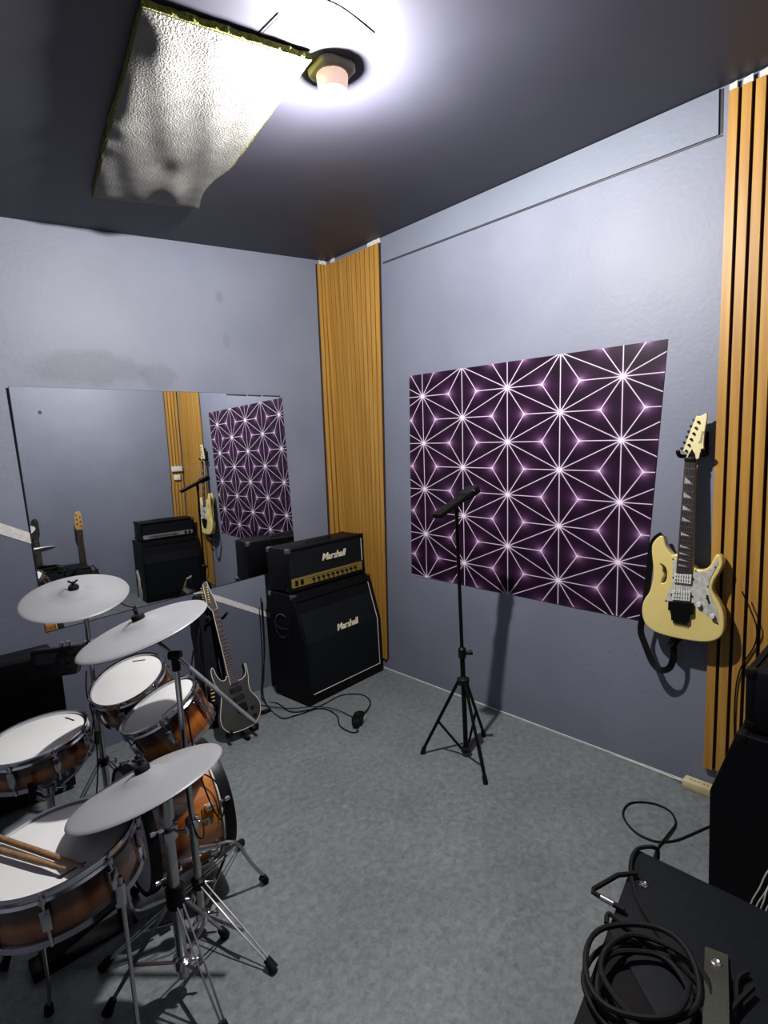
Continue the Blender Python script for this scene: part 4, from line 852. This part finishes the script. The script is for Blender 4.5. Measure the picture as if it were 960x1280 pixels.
def bass_drum():
    c0 = Vector((-2.055, -1.215, 0.293)); axis = Vector((1, -0.03, 0)).normalized()
    x, y, z = basis(axis); Mx = frame(c0, x, y, z); root = thing('bass_drum', 'amber sunburst bass drum with black hoops on folding spurs', 'drum', matrix=Mx)
    Rr, L = 0.222, 0.300
    part('shell', MB().lathe([(Rr-0.010, 0.03), (Rr-0.010, L-0.03), (Rr-0.018, L-0.03), (Rr-0.018, 0.03)], 64, closed=True), 'sunburst_kick', root, local=True)
    for nm, za, zb, m in (('batter_hoop', 0.0, 0.036, 'black_plastic'), ('front_hoop', L-0.038, L+0.004, 'black_plastic')):
        part(nm, MB().lathe([(Rr-0.012, za), (Rr, za), (Rr+0.002, (za+zb)/2), (Rr, zb), (Rr-0.012, zb)], 64, closed=True), m, root, local=True)
    part('hoop_inlay', MB().lathe([(Rr-0.009, L-0.044), (Rr-0.001, L-0.044), (Rr-0.001, L-0.038), (Rr-0.009, L-0.038)], 64, closed=True), 'white_piping', root, local=True)
    part('batter_head', MB().lathe([(0.0, 0.006), (Rr-0.013, 0.006), (Rr-0.013, 0.010), (0.0, 0.010)], 64), 'drum_head', root, local=True)
    part('front_head', MB().lathe([(0.0, L-0.010), (Rr-0.013, L-0.010), (Rr-0.013, L-0.006), (0.0, L-0.006)], 64), 'black_plastic', root, local=True)
    Mi = Mx
    for k in range(8):
        a = 2*math.pi*(k+0.5)/8; T = Matrix.Rotation(a, 4, 'Z')
        for za, zb in ((0.045, 0.018), (L-0.045, L-0.018)):
            cl = part('lug', MB().tube([T @ Vector((Rr-0.012, 0, za+(0.05 if zb < za else -0.05))), T @ Vector((Rr+0.006, 0, za+(0.05 if zb < za else -0.05))), T @ Vector((Rr+0.006, 0, za+(0.02 if zb < za else -0.02)))], 0.008, 8), 'chrome', root, local=True)
            part('claw', MB().rod(T @ Vector((Rr+0.006, 0, za)), T @ Vector((Rr+0.006, 0, zb)), 0.004, n=8).tube([T @ Vector((Rr+0.006, 0, zb-0.008)), T @ Vector((Rr+0.008, 0, zb+0.002)), T @ Vector((Rr-0.004, 0, zb))], 0.008, 8), 'chrome', cl, local=True)
    inv = Mx.inverted()
    for sg, foot in ((-1, Vector((-1.674, -1.470, 0.0))), (1, Vector((-1.70, -1.02, 0.0)))):
        st = Vector((-1.855, -1.215+sg*0.205, 0.225)); kn = Vector((-1.775, -1.215+sg*0.235, 0.215))
        sp = part('spur', MB().tube([inv @ p for p in smooth_pts([st+Vector((-0.03, 0, 0.01)), st, kn, kn.lerp(foot, 0.5), foot+Vector((0, 0, 0.02))], 3)], 0.0065, 8), 'steel', root, local=True)
        part('rubber_foot', MB().rod(inv @ (foot+(kn-foot)*0.14), inv @ (foot+Vector((0, 0, 0.006))), 0.015, 0.012, 12), 'black_rubber', sp, local=True)
        part('spur_bracket', MB().rod(inv @ (st+Vector((-0.045, 0, 0.018))), inv @ (st+Vector((0.02, 0, -0.006))), 0.016, n=12), 'chrome', sp, local=True)
    # tom mount on top
    for tgt, nn, dp in ((TOM1, N1, 0.12), (TOM2, N2, 0.135)):
        b = Vector((-1.93, -1.21 if tgt is TOM1 else -1.235, 0.50)); e = tgt - nn*(dp+0.004)
        mid = Vector((b.x-0.005, (b.y*0.6+e.y*0.4), e.z-0.10 if tgt is TOM1 else 0.545))
        part('tom_arm', MB().tube([inv @ p for p in (b, mid, e)], 0.009, 10), 'chrome', root, local=True)
    return root
bass_drum()

def cymbal(label, c, n, D):
    x, y, z = basis(n); root = thing('cymbal_pad', label, 'cymbal', matrix=frame(c, x, y, z), group=None)
    R_ = D/2
    part('playing_surface', MB().lathe([(0.006, 0.012), (0.006, 0.021), (0.018, 0.021), (0.040, 0.018), (0.054, 0.010), (0.064, 0.005), (0.11, 0.0005), (R_-0.03, -0.009), (R_-0.010, -0.0125), (R_-0.002, -0.0155), (R_, -0.0185), (R_-0.004, -0.0195), (0.064, -0.002), (0.006, 0.012)], 72, closed=True), 'cymbal_rubber', root, local=True, smooth=60)
    part('underside', MB().lathe([(0.014, 0.008), (0.05, 0.002), (0.07, -0.004), (R_-0.012, -0.0205), (R_-0.007, -0.0225), (R_-0.014, -0.0225), (0.07, -0.008), (0.014, 0.0)], 64, closed=True), 'cymbal_under', root, local=True)
    part('sensor_cap', MB().lathe([(0.006, 0.022), (0.020, 0.020), (0.021, 0.030), (0.017, 0.038), (0.006, 0.039)], 20, closed=True), 'black_rubber', root, local=True)
    nt = part('wing_nut', MB().rod((0, 0, 0.0385), (0, 0, 0.054), 0.006, n=10).tube([(-0.018, 0, 0.060), (0, 0, 0.046), (0.018, 0, 0.060)], 0.0045, 6), 'black_plastic', root, local=True)
    part('cable_box', MB().box((-0.105, -0.018, -0.030), (-0.055, 0.018, -0.008)), 'black_plastic', root, local=True, bevel=0.004)
    return root
CY1, NC1 = Vector((-2.014, -0.651, 1.069)), Vector((-0.093, -0.232, 0.968)).normalized()
CY2, NC2 = Vector((-2.004, -1.420, 1.086)), Vector((-0.238, 0.103, 0.966)).normalized()
CY3, NC3 = Vector((-2.135, -1.730, 0.755)), Vector((-0.136, 0.282, 0.950)).normalized()
cymbal('pale grey rubber cymbal pad above the drum module, beside the mirror edge', CY1, NC1, 0.42)
cymbal('pale grey rubber cymbal pad on the boom stand above the rack toms', CY2, NC2, 0.415)
cymbal('pale grey rubber cymbal pad overhanging the floor tom', CY3, NC3, 0.41)

def stand(label, c, feet, hub, slide, top, r0=0.0125, r1=0.0095, joints=(), name='cymbal_stand', cat='cymbal stand', legw=0.008):
    c = Vector((*c, 0)); root = thing(name, label, cat, c); V = lambda z: c+Vector((0, 0, z))
    part('lower_tube', MB().rod(V(0.05), V(max(hub+0.22, 0.4)), r0, n=14), 'steel', root)
    part('upper_tube', MB().rod(V(max(hub+0.20, 0.38)), V(top), r1, n=14), 'steel', root)
    for z in [hub, slide, max(hub+0.22, 0.4)]+list(joints):
        cl = part('collar', MB().lathe([(r0, z-0.018), (r0+0.010, z-0.014), (r0+0.011, z+0.014), (r0, z+0.018)], 18, Matrix.Translation(c)), 'chrome' if z != hub else 'black_plastic', root)
        part('wing_screw', MB().rod(V(z)+Vector((0.015, -0.012, 0)), V(z)+Vector((0.040, -0.032, 0)), 0.0045, n=8).tube([V(z)+Vector((0.038, -0.032, 0.014)), V(z)+Vector((0.044, -0.035, 0)), V(z)+Vector((0.038, -0.032, -0.014))], 0.004, 6), 'chrome', cl)
    for fx, fy in feet:
        f = Vector((fx, fy, 0.016)); dr = (f-c); dr.z = 0; dr.normalize(); sd = Vector((-dr.y, dr.x, 0))
        h = V(hub)+dr*0.020
        lg = part('leg', MB().ribbon([h+sd*0.009, h.lerp(f, 0.5)+sd*0.009, f+sd*0.004], dr, legw, 0.004).ribbon([h-sd*0.009, h.lerp(f, 0.5)-sd*0.009, f-sd*0.004], dr, legw, 0.004), 'steel', root)
        part('rubber_foot', MB().rod(f+(h-f)*0.10, Vector((fx, fy, 0.008)), 0.012, 0.016, 12), 'black_rubber', lg)
        m = h.lerp(f, 0.58); part('brace', MB().ribbon([V(slide)+dr*0.016, m], sd, 0.010, 0.004), 'steel', lg)
    return root
def tri(c, r, a0): return [(c[0]+r*math.cos(math.radians(a0+120*k)), c[1]+r*math.sin(math.radians(a0+120*k))) for k in range(3)]
# boom stand of the middle cymbal
BC = (-1.938, -1.502)
bs = stand('chrome boom stand with long counter rod between the rack toms and the foam panel', BC, [(-1.845, -1.804), (-1.640, -1.215), (-2.235, -1.400)], 0.185, 0.07, 0.975)
bs['label'] = 'chrome boom cymbal stand with a long diagonal counter rod over the rack toms'
J = Vector((*BC, 0.985))
be = Vector((-1.785, -1.710, 0.765)); bd_ = (J-be).normalized()
part('boom_rod', MB().tube([be, J, CY2-NC2*0.03], 0.0072, 10), 'steel', bs)
part('tilter', MB().rod(J+Vector((0.013, -0.013, 0)), J-Vector((0.013, -0.013, 0)), 0.015, n=16).rod(J-Vector((0, 0, 0.05)), J, 0.014, n=12), 'black_plastic', bs)
part('cymbal_tilter', MB().rod(CY2-NC2*0.065, CY2-NC2*0.020, 0.015, n=14), 'black_plastic', bs)
part('cymbal_post', MB().rod(CY2-NC2*0.05, CY2+NC2*0.036, 0.0035, n=8), 'steel', bs)
# stand of the near cymbal (also carries the floor tom)
RC = (-2.067, -1.657)
rs = stand('chrome straight cymbal stand beside the floor tom', RC, [(-1.895, -1.575), (-2.045, -1.885), (-2.265, -1.565)], 0.30, 0.10, 0.66, r0=0.016, r1=0.013)
pt_ = Vector((*RC, 0.655))
part('offset_arm', MB().tube(smooth_pts([pt_, pt_+Vector((-0.015, -0.015, 0.03)), CY3-NC3*0.05, CY3-NC3*0.02], 4), 0.009, 10), 'steel', rs)
part('sleeve', MB().rod(pt_-Vector((0, 0, 0.09)), pt_+Vector((0, 0, 0.01)), 0.021, n=16), 'steel', rs)
part('cymbal_post', MB().rod(CY3-NC3*0.05, CY3+NC3*0.036, 0.0035, n=8), 'steel', rs)
part('tom_rod', MB().tube(smooth_pts([(-2.186, -1.625, 0.575), (-2.186, -1.625, 0.45), (-2.184, -1.627, 0.345), (-2.165, -1.633, 0.318), (-2.12, -1.645, 0.318), (-2.075, -1.655, 0.318)], 4), 0.0055, 8), 'steel', rs)
part('rod_clamp', MB().rod(Vector((*RC, 0.29)), Vector((*RC, 0.345)), 0.028, n=16), 'black_plastic', rs)
# floor tom legs (parts of the tom, in its local frame)
inv = ftm.matrix_world.inverted() if False else frame(FT, *basis(NF)).inverted()
for ang in (-62, 100, 205):
    a = math.radians(ang); q = Vector((FT.x+0.202*math.cos(a), FT.y+0.202*math.sin(a), 0)); e = Vector((math.cos(a), math.sin(a), 0))
    lg = part('leg', MB().tube([inv @ p for p in (q+Vector((0, 0, 0.60)), q+Vector((0, 0, 0.10)), q+e*0.03+Vector((0, 0, 0.012)))], 0.0055, 8), 'steel', ftm, local=True)
    part('leg_bracket', MB().rod(inv @ (q-e*0.006+Vector((0, 0, 0.525))), inv @ (q-e*0.006+Vector((0, 0, 0.580))), 0.014, n=12), 'chrome', lg, local=True)
    part('rubber_foot', MB().rod(inv @ (q+e*0.026+Vector((0, 0, 0.03))), inv @ (q+e*0.032), 0.012, 0.013, 12), 'black_rubber', lg, local=True)
# hi-hat style stand of the far cymbal with pedal, carrying the module
HC = (-1.985, -0.660)
hs = stand('chrome pedal stand carrying the drum module and far cymbal', HC, tri(HC, 0.26, 75), 0.30, 0.12, 1.05, joints=(0.80, 0.84))
hp = Vector((*HC, 1.04)); part('offset_arm', MB().tube([hp, hp.lerp(CY1-NC1*0.03, 0.6)+Vector((0, 0, -0.01)), CY1-NC1*0.02], 0.008, 10), 'steel', hs)
part('cymbal_post', MB().rod(CY1-NC1*0.05, CY1+NC1*0.036, 0.0035, n=8), 'steel', hs)
part('cymbal_tilter', MB().rod(CY1-NC1*0.07, CY1-NC1*0.020, 0.014, n=14), 'black_plastic', hs)
part('pedal_plate', MB().qbox([(-2.29, -0.715, 0.012), (-2.02, -0.705, 0.075), (-2.02, -0.615, 0.075), (-2.29, -0.605, 0.012)], (0, 0, 1), 0, 0.010), 'black_metal', hs, bevel=0.003)
part('pedal_heel', MB().box((-2.33, -0.71, 0.0), (-2.28, -0.61, 0.022)), 'black_metal', hs, bevel=0.003)
mo = thing('drum_module', 'black electronic drum module clamped to the pedal stand', 'drum module', (-2.13, -0.74, 0.76))
q = [Vector(p) for p in ((-2.205, -0.690, 0.880), (-2.045, -0.806, 0.886), (-2.075, -0.800, 0.772), (-2.225, -0.690, 0.762))]
mnrm = (q[1]-q[0]).cross(q[3]-q[0]).normalized()
mnrm = mnrm if mnrm.y < 0 else -mnrm
part('case', MB().qbox(q, mnrm, -0.040, 0.0), 'black_plastic', mo, bevel=0.008)
def mq_(f, g): return q[0].lerp(q[1], f).lerp(q[3].lerp(q[2], f), g)
part('screen', MB().qbox([mq_(0.12, 0.15), mq_(0.52, 0.15), mq_(0.52, 0.5), mq_(0.12, 0.5)], mnrm, 0.0, 0.0015), 'ink', mo, smooth=0)
for f, g in ((0.62, 0.2), (0.78, 0.2), (0.9, 0.2), (0.62, 0.45), (0.78, 0.45)): part('button', MB().rod(mq_(f, g), mq_(f, g)+mnrm*0.004, 0.007, n=12), 'black_rubber', mo)
part('dial', MB().rod(mq_(0.80, 0.75), mq_(0.80, 0.75)+mnrm*0.014, 0.016, 0.014, 20), 'black_metal', mo)
part('clamp_rod', MB().rod(mq_(0.5, 0.45)-mnrm*0.035, Vector((HC[0]-0.022, HC[1]-0.018, 0.820)), 0.009, n=10).rod(mq_(0.9, 0.55)-mnrm*0.03, Vector((HC[0]-0.018, HC[1]-0.022, 0.800)), 0.006, n=10), 'chrome', mo)
part('jack', MB().rod(mq_(0.55, 0.0)-mnrm*0.02, mq_(0.55, -0.16)-mnrm*0.02, 0.008, n=10).rod(mq_(0.68, 0.0)-mnrm*0.02, mq_(0.68, -0.17)-mnrm*0.02, 0.009, n=10), 'steel', mo)
# snare stand
SC_ = (SN.x+0.02, SN.y)
ss = stand('chrome snare stand with a rubber tipped basket under the snare', SC_, tri(SC_, 0.24, 90), 0.26, 0.09, 0.46, name='snare_stand', cat='snare stand')
for a in (10, 130, 250):
    a = math.radians(a); e = Vector((math.cos(a), math.sin(a), 0)); b = Vector((*SC_, 0.455)); o_ = SN - NS*0.113
    part('basket_arm', MB().tube([b, b+e*0.09+Vector((0, 0, 0.035)), o_+e*0.182+Vector((0, 0, 0.0)), o_+e*0.190+Vector((0, 0, 0.035))], 0.006, 8), 'steel', ss)
    part('basket_tip', MB().rod(o_+e*0.185+Vector((0, 0, -0.006)), o_+e*0.190+Vector((0, 0, 0.045)), 0.010, n=10), 'black_rubber', ss)
# bass drum pedal
bp_ = thing('bass_pedal', 'black bass drum pedal behind the bass drum', 'drum pedal', (-2.22, -1.25, 0))
part('base_plate', MB().box((-2.40, -1.295, 0.0), (-2.085, -1.205, 0.010)), 'black_metal', bp_, bevel=0.003)
part('footboard', MB().qbox([(-2.37, -1.288, 0.026), (-2.13, -1.288, 0.095), (-2.13, -1.212, 0.095), (-2.37, -1.212, 0.026)], (0, 0, 1), 0, 0.008), 'black_metal', bp_, bevel=0.002)
part('heel_block', MB().box((-2.40, -1.288, 0.008), (-2.355, -1.212, 0.028)), 'black_metal', bp_, bevel=0.002)
for y in (-1.298, -1.202): part('upright', MB().box((-2.125, y-0.006, 0.008), (-2.100, y+0.006, 0.215)), 'steel', bp_, bevel=0.002)
part('axle', MB().rod((-2.112, -1.305, 0.205), (-2.112, -1.195, 0.205), 0.006, n=10), 'steel', bp_)
part('beater_rod', MB().rod((-2.112, -1.25, 0.205), (-2.145, -1.25, 0.345), 0.004, n=8), 'steel', bp_)
part('beater', MB().rod((-2.165, -1.25, 0.350), (-2.115, -1.25, 0.355), 0.022, n=16), 'white_piping', bp_)
# drumsticks lying on the floor tom
def stick(a, b, label):
    a, b = Vector(a), Vector(b); dr = (b-a).normalized(); L = 0.405
    P = [a, a+dr*0.010, a+dr*0.020, a+dr*0.09, a+dr*(L-0.01), a+dr*L]; Rr_ = [0.0035, 0.0055, 0.0038, 0.0078, 0.0078, 0.0055]
    o = thing('drumstick', label, 'drumstick', a)
    part('shaft', MB().tube(P[2:], 0, 12, rads=Rr_[2:]), 'stick_wood', o)
    part('tip', MB().tube(P[:3]+[a+dr*0.026], 0, 12, rads=Rr_[:3]+[0.0036]), 'stick_wood', o)
def on_ft(x, y, h): return FT + Vector((x-FT.x, y-FT.y, -((x-FT.x)*NF.x+(y-FT.y)*NF.y)/NF.z)) + NF*h
stick(on_ft(-2.325, -1.840, 0.016), on_ft(-2.440, -1.535, 0.016), 'brown drumstick on the floor tom reaching furthest over its rim')
stick(on_ft(-2.355, -1.815, 0.016), on_ft(-2.480, -1.520, 0.016), 'brown drumstick on the floor tom lying behind the other')
# trigger cables over the bass drum
def cord(label, pts, r=0.0032, name='cable', cat='cable', group=None, material='black_rubber', n=6):
    return solo(name, MB().tube(smooth_pts(pts, 6), r, n), material, label, cat, group)
cord('thin black trigger cable looping down over the bass drum shell', [(-1.930, -1.530, 0.80), (-1.915, -1.530, 0.62), (-1.87, -1.500, 0.44), (-1.825, -1.470, 0.34), (-1.800, -1.450, 0.40), (-1.815, -1.405, 0.46), (-1.87, -1.36, 0.50)], 0.0028)
cord('thin black trigger cable hanging beside the boom stand tube', [(-1.950, -1.535, 0.75), (-1.955, -1.532, 0.50), (-1.94, -1.535, 0.38), (-1.90, -1.490, 0.33), (-1.885, -1.455, 0.40)], 0.0028)
cord('thin black cable running from the module down the pedal stand', [(-2.03, -0.76, 0.76), (-2.035, -0.74, 0.66), (-2.012, -0.700, 0.50), (-2.04, -0.78, 0.32), (-2.10, -0.86, 0.15), (-2.16, -0.95, 0.004)], 0.003)
cord('thin black cable strung from the snare to the pedal stand', [(-2.085, -0.965, 0.60), (-2.09, -0.90, 0.52), (-2.05, -0.82, 0.52), (-2.005, -0.690, 0.57)], 0.003)

# ------------------------------------------------------------------ cables and power bits on the floor
h = 0.0042
cord('black cable looping out in front of the half stack to its plug block', [(-0.790, -0.02, 0.66), (-0.800, -0.03, 0.35), (-0.835, -0.05, 0.12), (-0.885, -0.10, h), (-0.845, -0.22, h), (-0.852, -0.385, h), (-0.765, -0.452, h), (-0.646, -0.462, h), (-0.50, -0.450, h), (-0.405, -0.545, h), (-0.436, -0.666, h), (-0.53, -0.745, 0.014), (-0.585, -0.768, 0.018)], 0.0042)
cord('black cable making a low loop to the back of the plug block', [(-0.800, -0.055, 0.64), (-0.815, -0.06, 0.32), (-0.865, -0.08, 0.08), (-0.905, -0.19, h), (-0.935, -0.41, h), (-0.86, -0.452, h+0.001), (-0.70, -0.495, h), (-0.690, -0.64, h), (-0.755, -0.757, h), (-0.760, -0.86, h), (-0.730, -0.890, h), (-0.722, -0.872, 0.008)], 0.0042)
cord('thin black cable running straight from the guitar stand to the plug block', [(-0.93, -0.16, h), (-0.85, -0.36, h+0.012), (-0.72, -0.478, h+0.014), (-0.66, -0.60, h+0.012), (-0.64, -0.70, h), (-0.645, -0.738, 0.010)], 0.0030)
pb_ = thing('plug_block', 'black multi plug block with white label lying before the half stack', 'plug block', (-0.645, -0.80, 0))
T = Matrix.Translation((-0.645, -0.80, 0)) @ Matrix.Rotation(math.radians(35), 4, 'Z')
blk = MB().prism([(-0.055, -0.03), (0.04, -0.034), (0.058, -0.010), (0.058, 0.016), (0.036, 0.036), (-0.05, 0.032)], 0.0, 0.042, T)
part('body', blk, 'black_plastic', pb_, bevel=0.006)
part('plug', MB().rod(T @ Vector((-0.085, -0.004, 0.022)), T @ Vector((-0.05, 0, 0.022)), 0.020, 0.022, 14).rod(T @ Vector((-0.02, 0.0, 0.04)), T @ Vector((-0.02, 0.0, 0.062)), 0.020, 0.016, 14), 'black_rubber', pb_)
part('white_label', MB().qbox([T @ Vector((-0.012, -0.0335, 0.010)), T @ Vector((0.030, -0.0355, 0.010)), T @ Vector((0.030, -0.0355, 0.034)), T @ Vector((-0.012, -0.0335, 0.034))], T.to_3x3() @ Vector((0, -1, 0)), 0.0, 0.002), 'white_plastic', pb_, smooth=0)
cord('black cable making one round loop on the floor beside the power strip', [(-0.215, -2.575, h), (-0.267, -2.55, h), (-0.36, -2.515, h), (-0.440, -2.480, h), (-0.492, -2.425, h), (-0.488, -2.345, h), (-0.421, -2.272, h), (-0.330, -2.262, h), (-0.268, -2.325, h), (-0.266, -2.40, h), (-0.325, -2.448, h), (-0.420, -2.455, h+0.008), (-0.524, -2.451, h), (-0.62, -2.47, h)], 0.0045)
ps = thing('power_strip', 'cream power strip lying on the floor against the poster wall', 'power strip', (-0.035, -2.50, 0))
part('body', MB().box((-0.062, -2.63, 0.0), (-0.008, -2.382, 0.040)), 'cream_plastic', ps, bevel=0.004)
for k in range(4):
    y = -2.42-0.052*k
    s_ = part('socket', MB().lathe([(0.019, 0.0402), (0.019, 0.0415), (0.0165, 0.0415), (0.0160, 0.0404), (0.0, 0.0404)], 24, Matrix.Translation((-0.035, y, 0))), 'cream_plastic', ps)
    part('socket_hole', MB().rod((-0.035, y-0.007, 0.0405), (-0.035, y-0.007, 0.0412), 0.0035, n=8).rod((-0.035, y+0.007, 0.0405), (-0.035, y+0.007, 0.0412), 0.0035, n=8), 'ink', s_)
    part('screw', MB().rod((-0.035, y-0.026, 0.0398), (-0.035, y-0.026, 0.0410), 0.003, n=8), 'black_metal', ps)
cord('pale mains lead running from the power strip along the wall foot', [(-0.035, -2.382, 0.020), (-0.034, -2.360, 0.016), (-0.020, -2.32, 0.006), (-0.014, -2.20, 0.004), (-0.012, -2.05, 0.004)], 0.0035, material='white_piping')
cord('thin black cable hanging down the slat panel beside the cream guitar', [(-0.06, -2.600, 0.95), (-0.052, -2.635, 0.86), (-0.045, -2.65, 0.80), (-0.030, -2.640, 0.72), (-0.030, -2.590, 0.60), (-0.030, -2.575, 0.45), (-0.030, -2.58, 0.20), (-0.08, -2.60, 0.045)], 0.003)

# ------------------------------------------------------------------ black padded case in the foreground
def gear_case():
    C0 = Vector((-1.187, -2.644, 0)); uu = Vector((-0.982, -0.185, 0)); ww = Vector((0.017, -1.0, 0)); zt = 0.50
    root = thing('gear_case', 'large black padded gear case with coiled cables lying on top', 'gear case', C0+uu*0.4+ww*0.17)
    P = lambda a, b, z: C0 + uu*a + ww*b + Vector((0, 0, z))
    Wd, Ln = 0.335, 0.80
    part('body', MB().hull8([P(0, 0, 0.0), P(Ln, 0, 0.0), P(Ln, Wd, 0.0), P(0, Wd, 0.0), P(0, 0, zt-0.008), P(Ln, 0, zt-0.008), P(Ln, Wd, zt-0.008), P(0, Wd, zt-0.008)]), 'black_cloth', root, bevel=0.018)
    lid = part('lid', MB().hull8([P(0.004, 0.004, zt-0.020), P(0.30, 0.004, zt-0.020), P(0.62, Wd-0.004, zt-0.020), P(0.004, Wd-0.004, zt-0.020), P(0.004, 0.004, zt), P(0.30, 0.004, zt), P(0.62, Wd-0.004, zt), P(0.004, Wd-0.004, zt)]), 'black_cloth', root, bevel=0.008)
    part('lower_flap', MB().hull8([P(0.27, 0.003, zt-0.030), P(Ln-0.004, 0.003, zt-0.030), P(Ln-0.004, Wd-0.003, zt-0.030), P(0.60, Wd-0.003, zt-0.030), P(0.27, 0.003, zt-0.004), P(Ln-0.004, 0.003, zt-0.004), P(Ln-0.004, Wd-0.003, zt-0.004), P(0.60, Wd-0.003, zt-0.004)]), 'flap_cloth', root, bevel=0.006)
    part('rivet', MB().lathe([(0.0105, 0.0), (0.0105, 0.002), (0.0085, 0.0035), (0.005, 0.002), (0.0, 0.0015)], 20, Matrix.Translation((-1.304, -2.711, zt))), 'chrome', lid)
    s0 = Vector((-1.385, -2.895, zt))
    sd = Vector((-0.96, -0.27, 0)).normalized(); sw = Vector((0.27, -0.96, 0)).normalized()
    sp = part('strap', MB().ribbon([s0+Vector((0, 0, 0.006)), s0+sd*0.04+Vector((0, 0, 0.008)), s0+sd*0.065+Vector((0, 0, 0.020)), s0+sd*0.12+Vector((0, 0, 0.030)), s0+sd*0.25+Vector((0, 0, 0.030)), s0+sd*0.36+Vector((0, 0, 0.012))], sw, 0.042, 0.005), 'olive_strap', root)
    part('strap_snap', MB().lathe([(0.010, 0.0), (0.010, 0.003), (0.007, 0.005), (0.004, 0.003), (0.0, 0.003)], 18, Matrix.Translation(s0+sd*0.035+Vector((0, 0, 0.010)))), 'steel', sp)
    return zt
ZT = gear_case()
zz = ZT+0.0055
def flat(pts, dz=0.0): return [(x, y, zz+dz) for x, y in pts]
cord('black cable coming over the far corner of the gear case to its strap', [(-0.80, -2.50, 0.006), (-0.98, -2.58, 0.10), (-1.10, -2.655, 0.36), (-1.160, -2.690, 0.498)]+flat([(-1.193, -2.658), (-1.241, -2.657), (-1.305, -2.682), (-1.373, -2.731), (-1.428, -2.797), (-1.467, -2.851), (-1.490, -2.905)], 0.001), 0.0055)
jc = thing('jack_cable', 'black jack lead bent out over the edge of the gear case', 'cable', (-1.38, -2.66, ZT))
part('lead', MB().tube([(-1.290, -2.690, zz+0.005), (-1.330, -2.660, zz+0.0075), (-1.415, -2.637, zz+0.009), (-1.424, -2.640, zz+0.009), (-1.424, -2.662, zz+0.0075)], 0.0058, 8), 'black_rubber', jc)
part('jack_plug', MB().rod((-1.424, -2.660, zz+0.0075), (-1.421, -2.690, zz+0.006), 0.0072, n=12), 'steel', jc)
part('plug_sleeve', MB().rod((-1.421, -2.688, zz+0.006), (-1.418, -2.715, zz+0.004), 0.0065, n=12), 'black_rubber', jc)
cord('black cable lying straight along the flap edge of the gear case', flat([(-1.480, -2.700), (-1.452, -2.692), (-1.455, -2.722), (-1.462, -2.767), (-1.476, -2.821), (-1.495, -2.872), (-1.53, -2.925)], 0.003), 0.0055)
coil = []
for k in range(76):
    a = k/20*2*math.pi; rr = 0.098+0.022*math.sin(k*0.23)+0.006*(k/76)
    coil.append((-1.575+rr*1.05*math.cos(a+0.4)+0.006*math.sin(k*1.1), -2.822+rr*0.92*math.sin(a+0.4), zz+0.002+0.011*(k/20)+0.002*math.sin(k*0.9)))
solo('cable_coil', MB().tube(smooth_pts(coil, 2), 0.0058, 8), 'black_rubber', 'coil of black cable lying on the gear case flap', 'cable')
cord('black cable stretched over the gear case beside the strap', flat([(-1.395, -2.955), (-1.43, -2.945), (-1.50, -2.960), (-1.60, -2.955)], 0.004), 0.0055)
cord('black cable doubled over the near end of the gear case', flat([(-1.43, -2.972), (-1.52, -2.955), (-1.62, -2.965), (-1.75, -2.985)], 0.010), 0.0055)
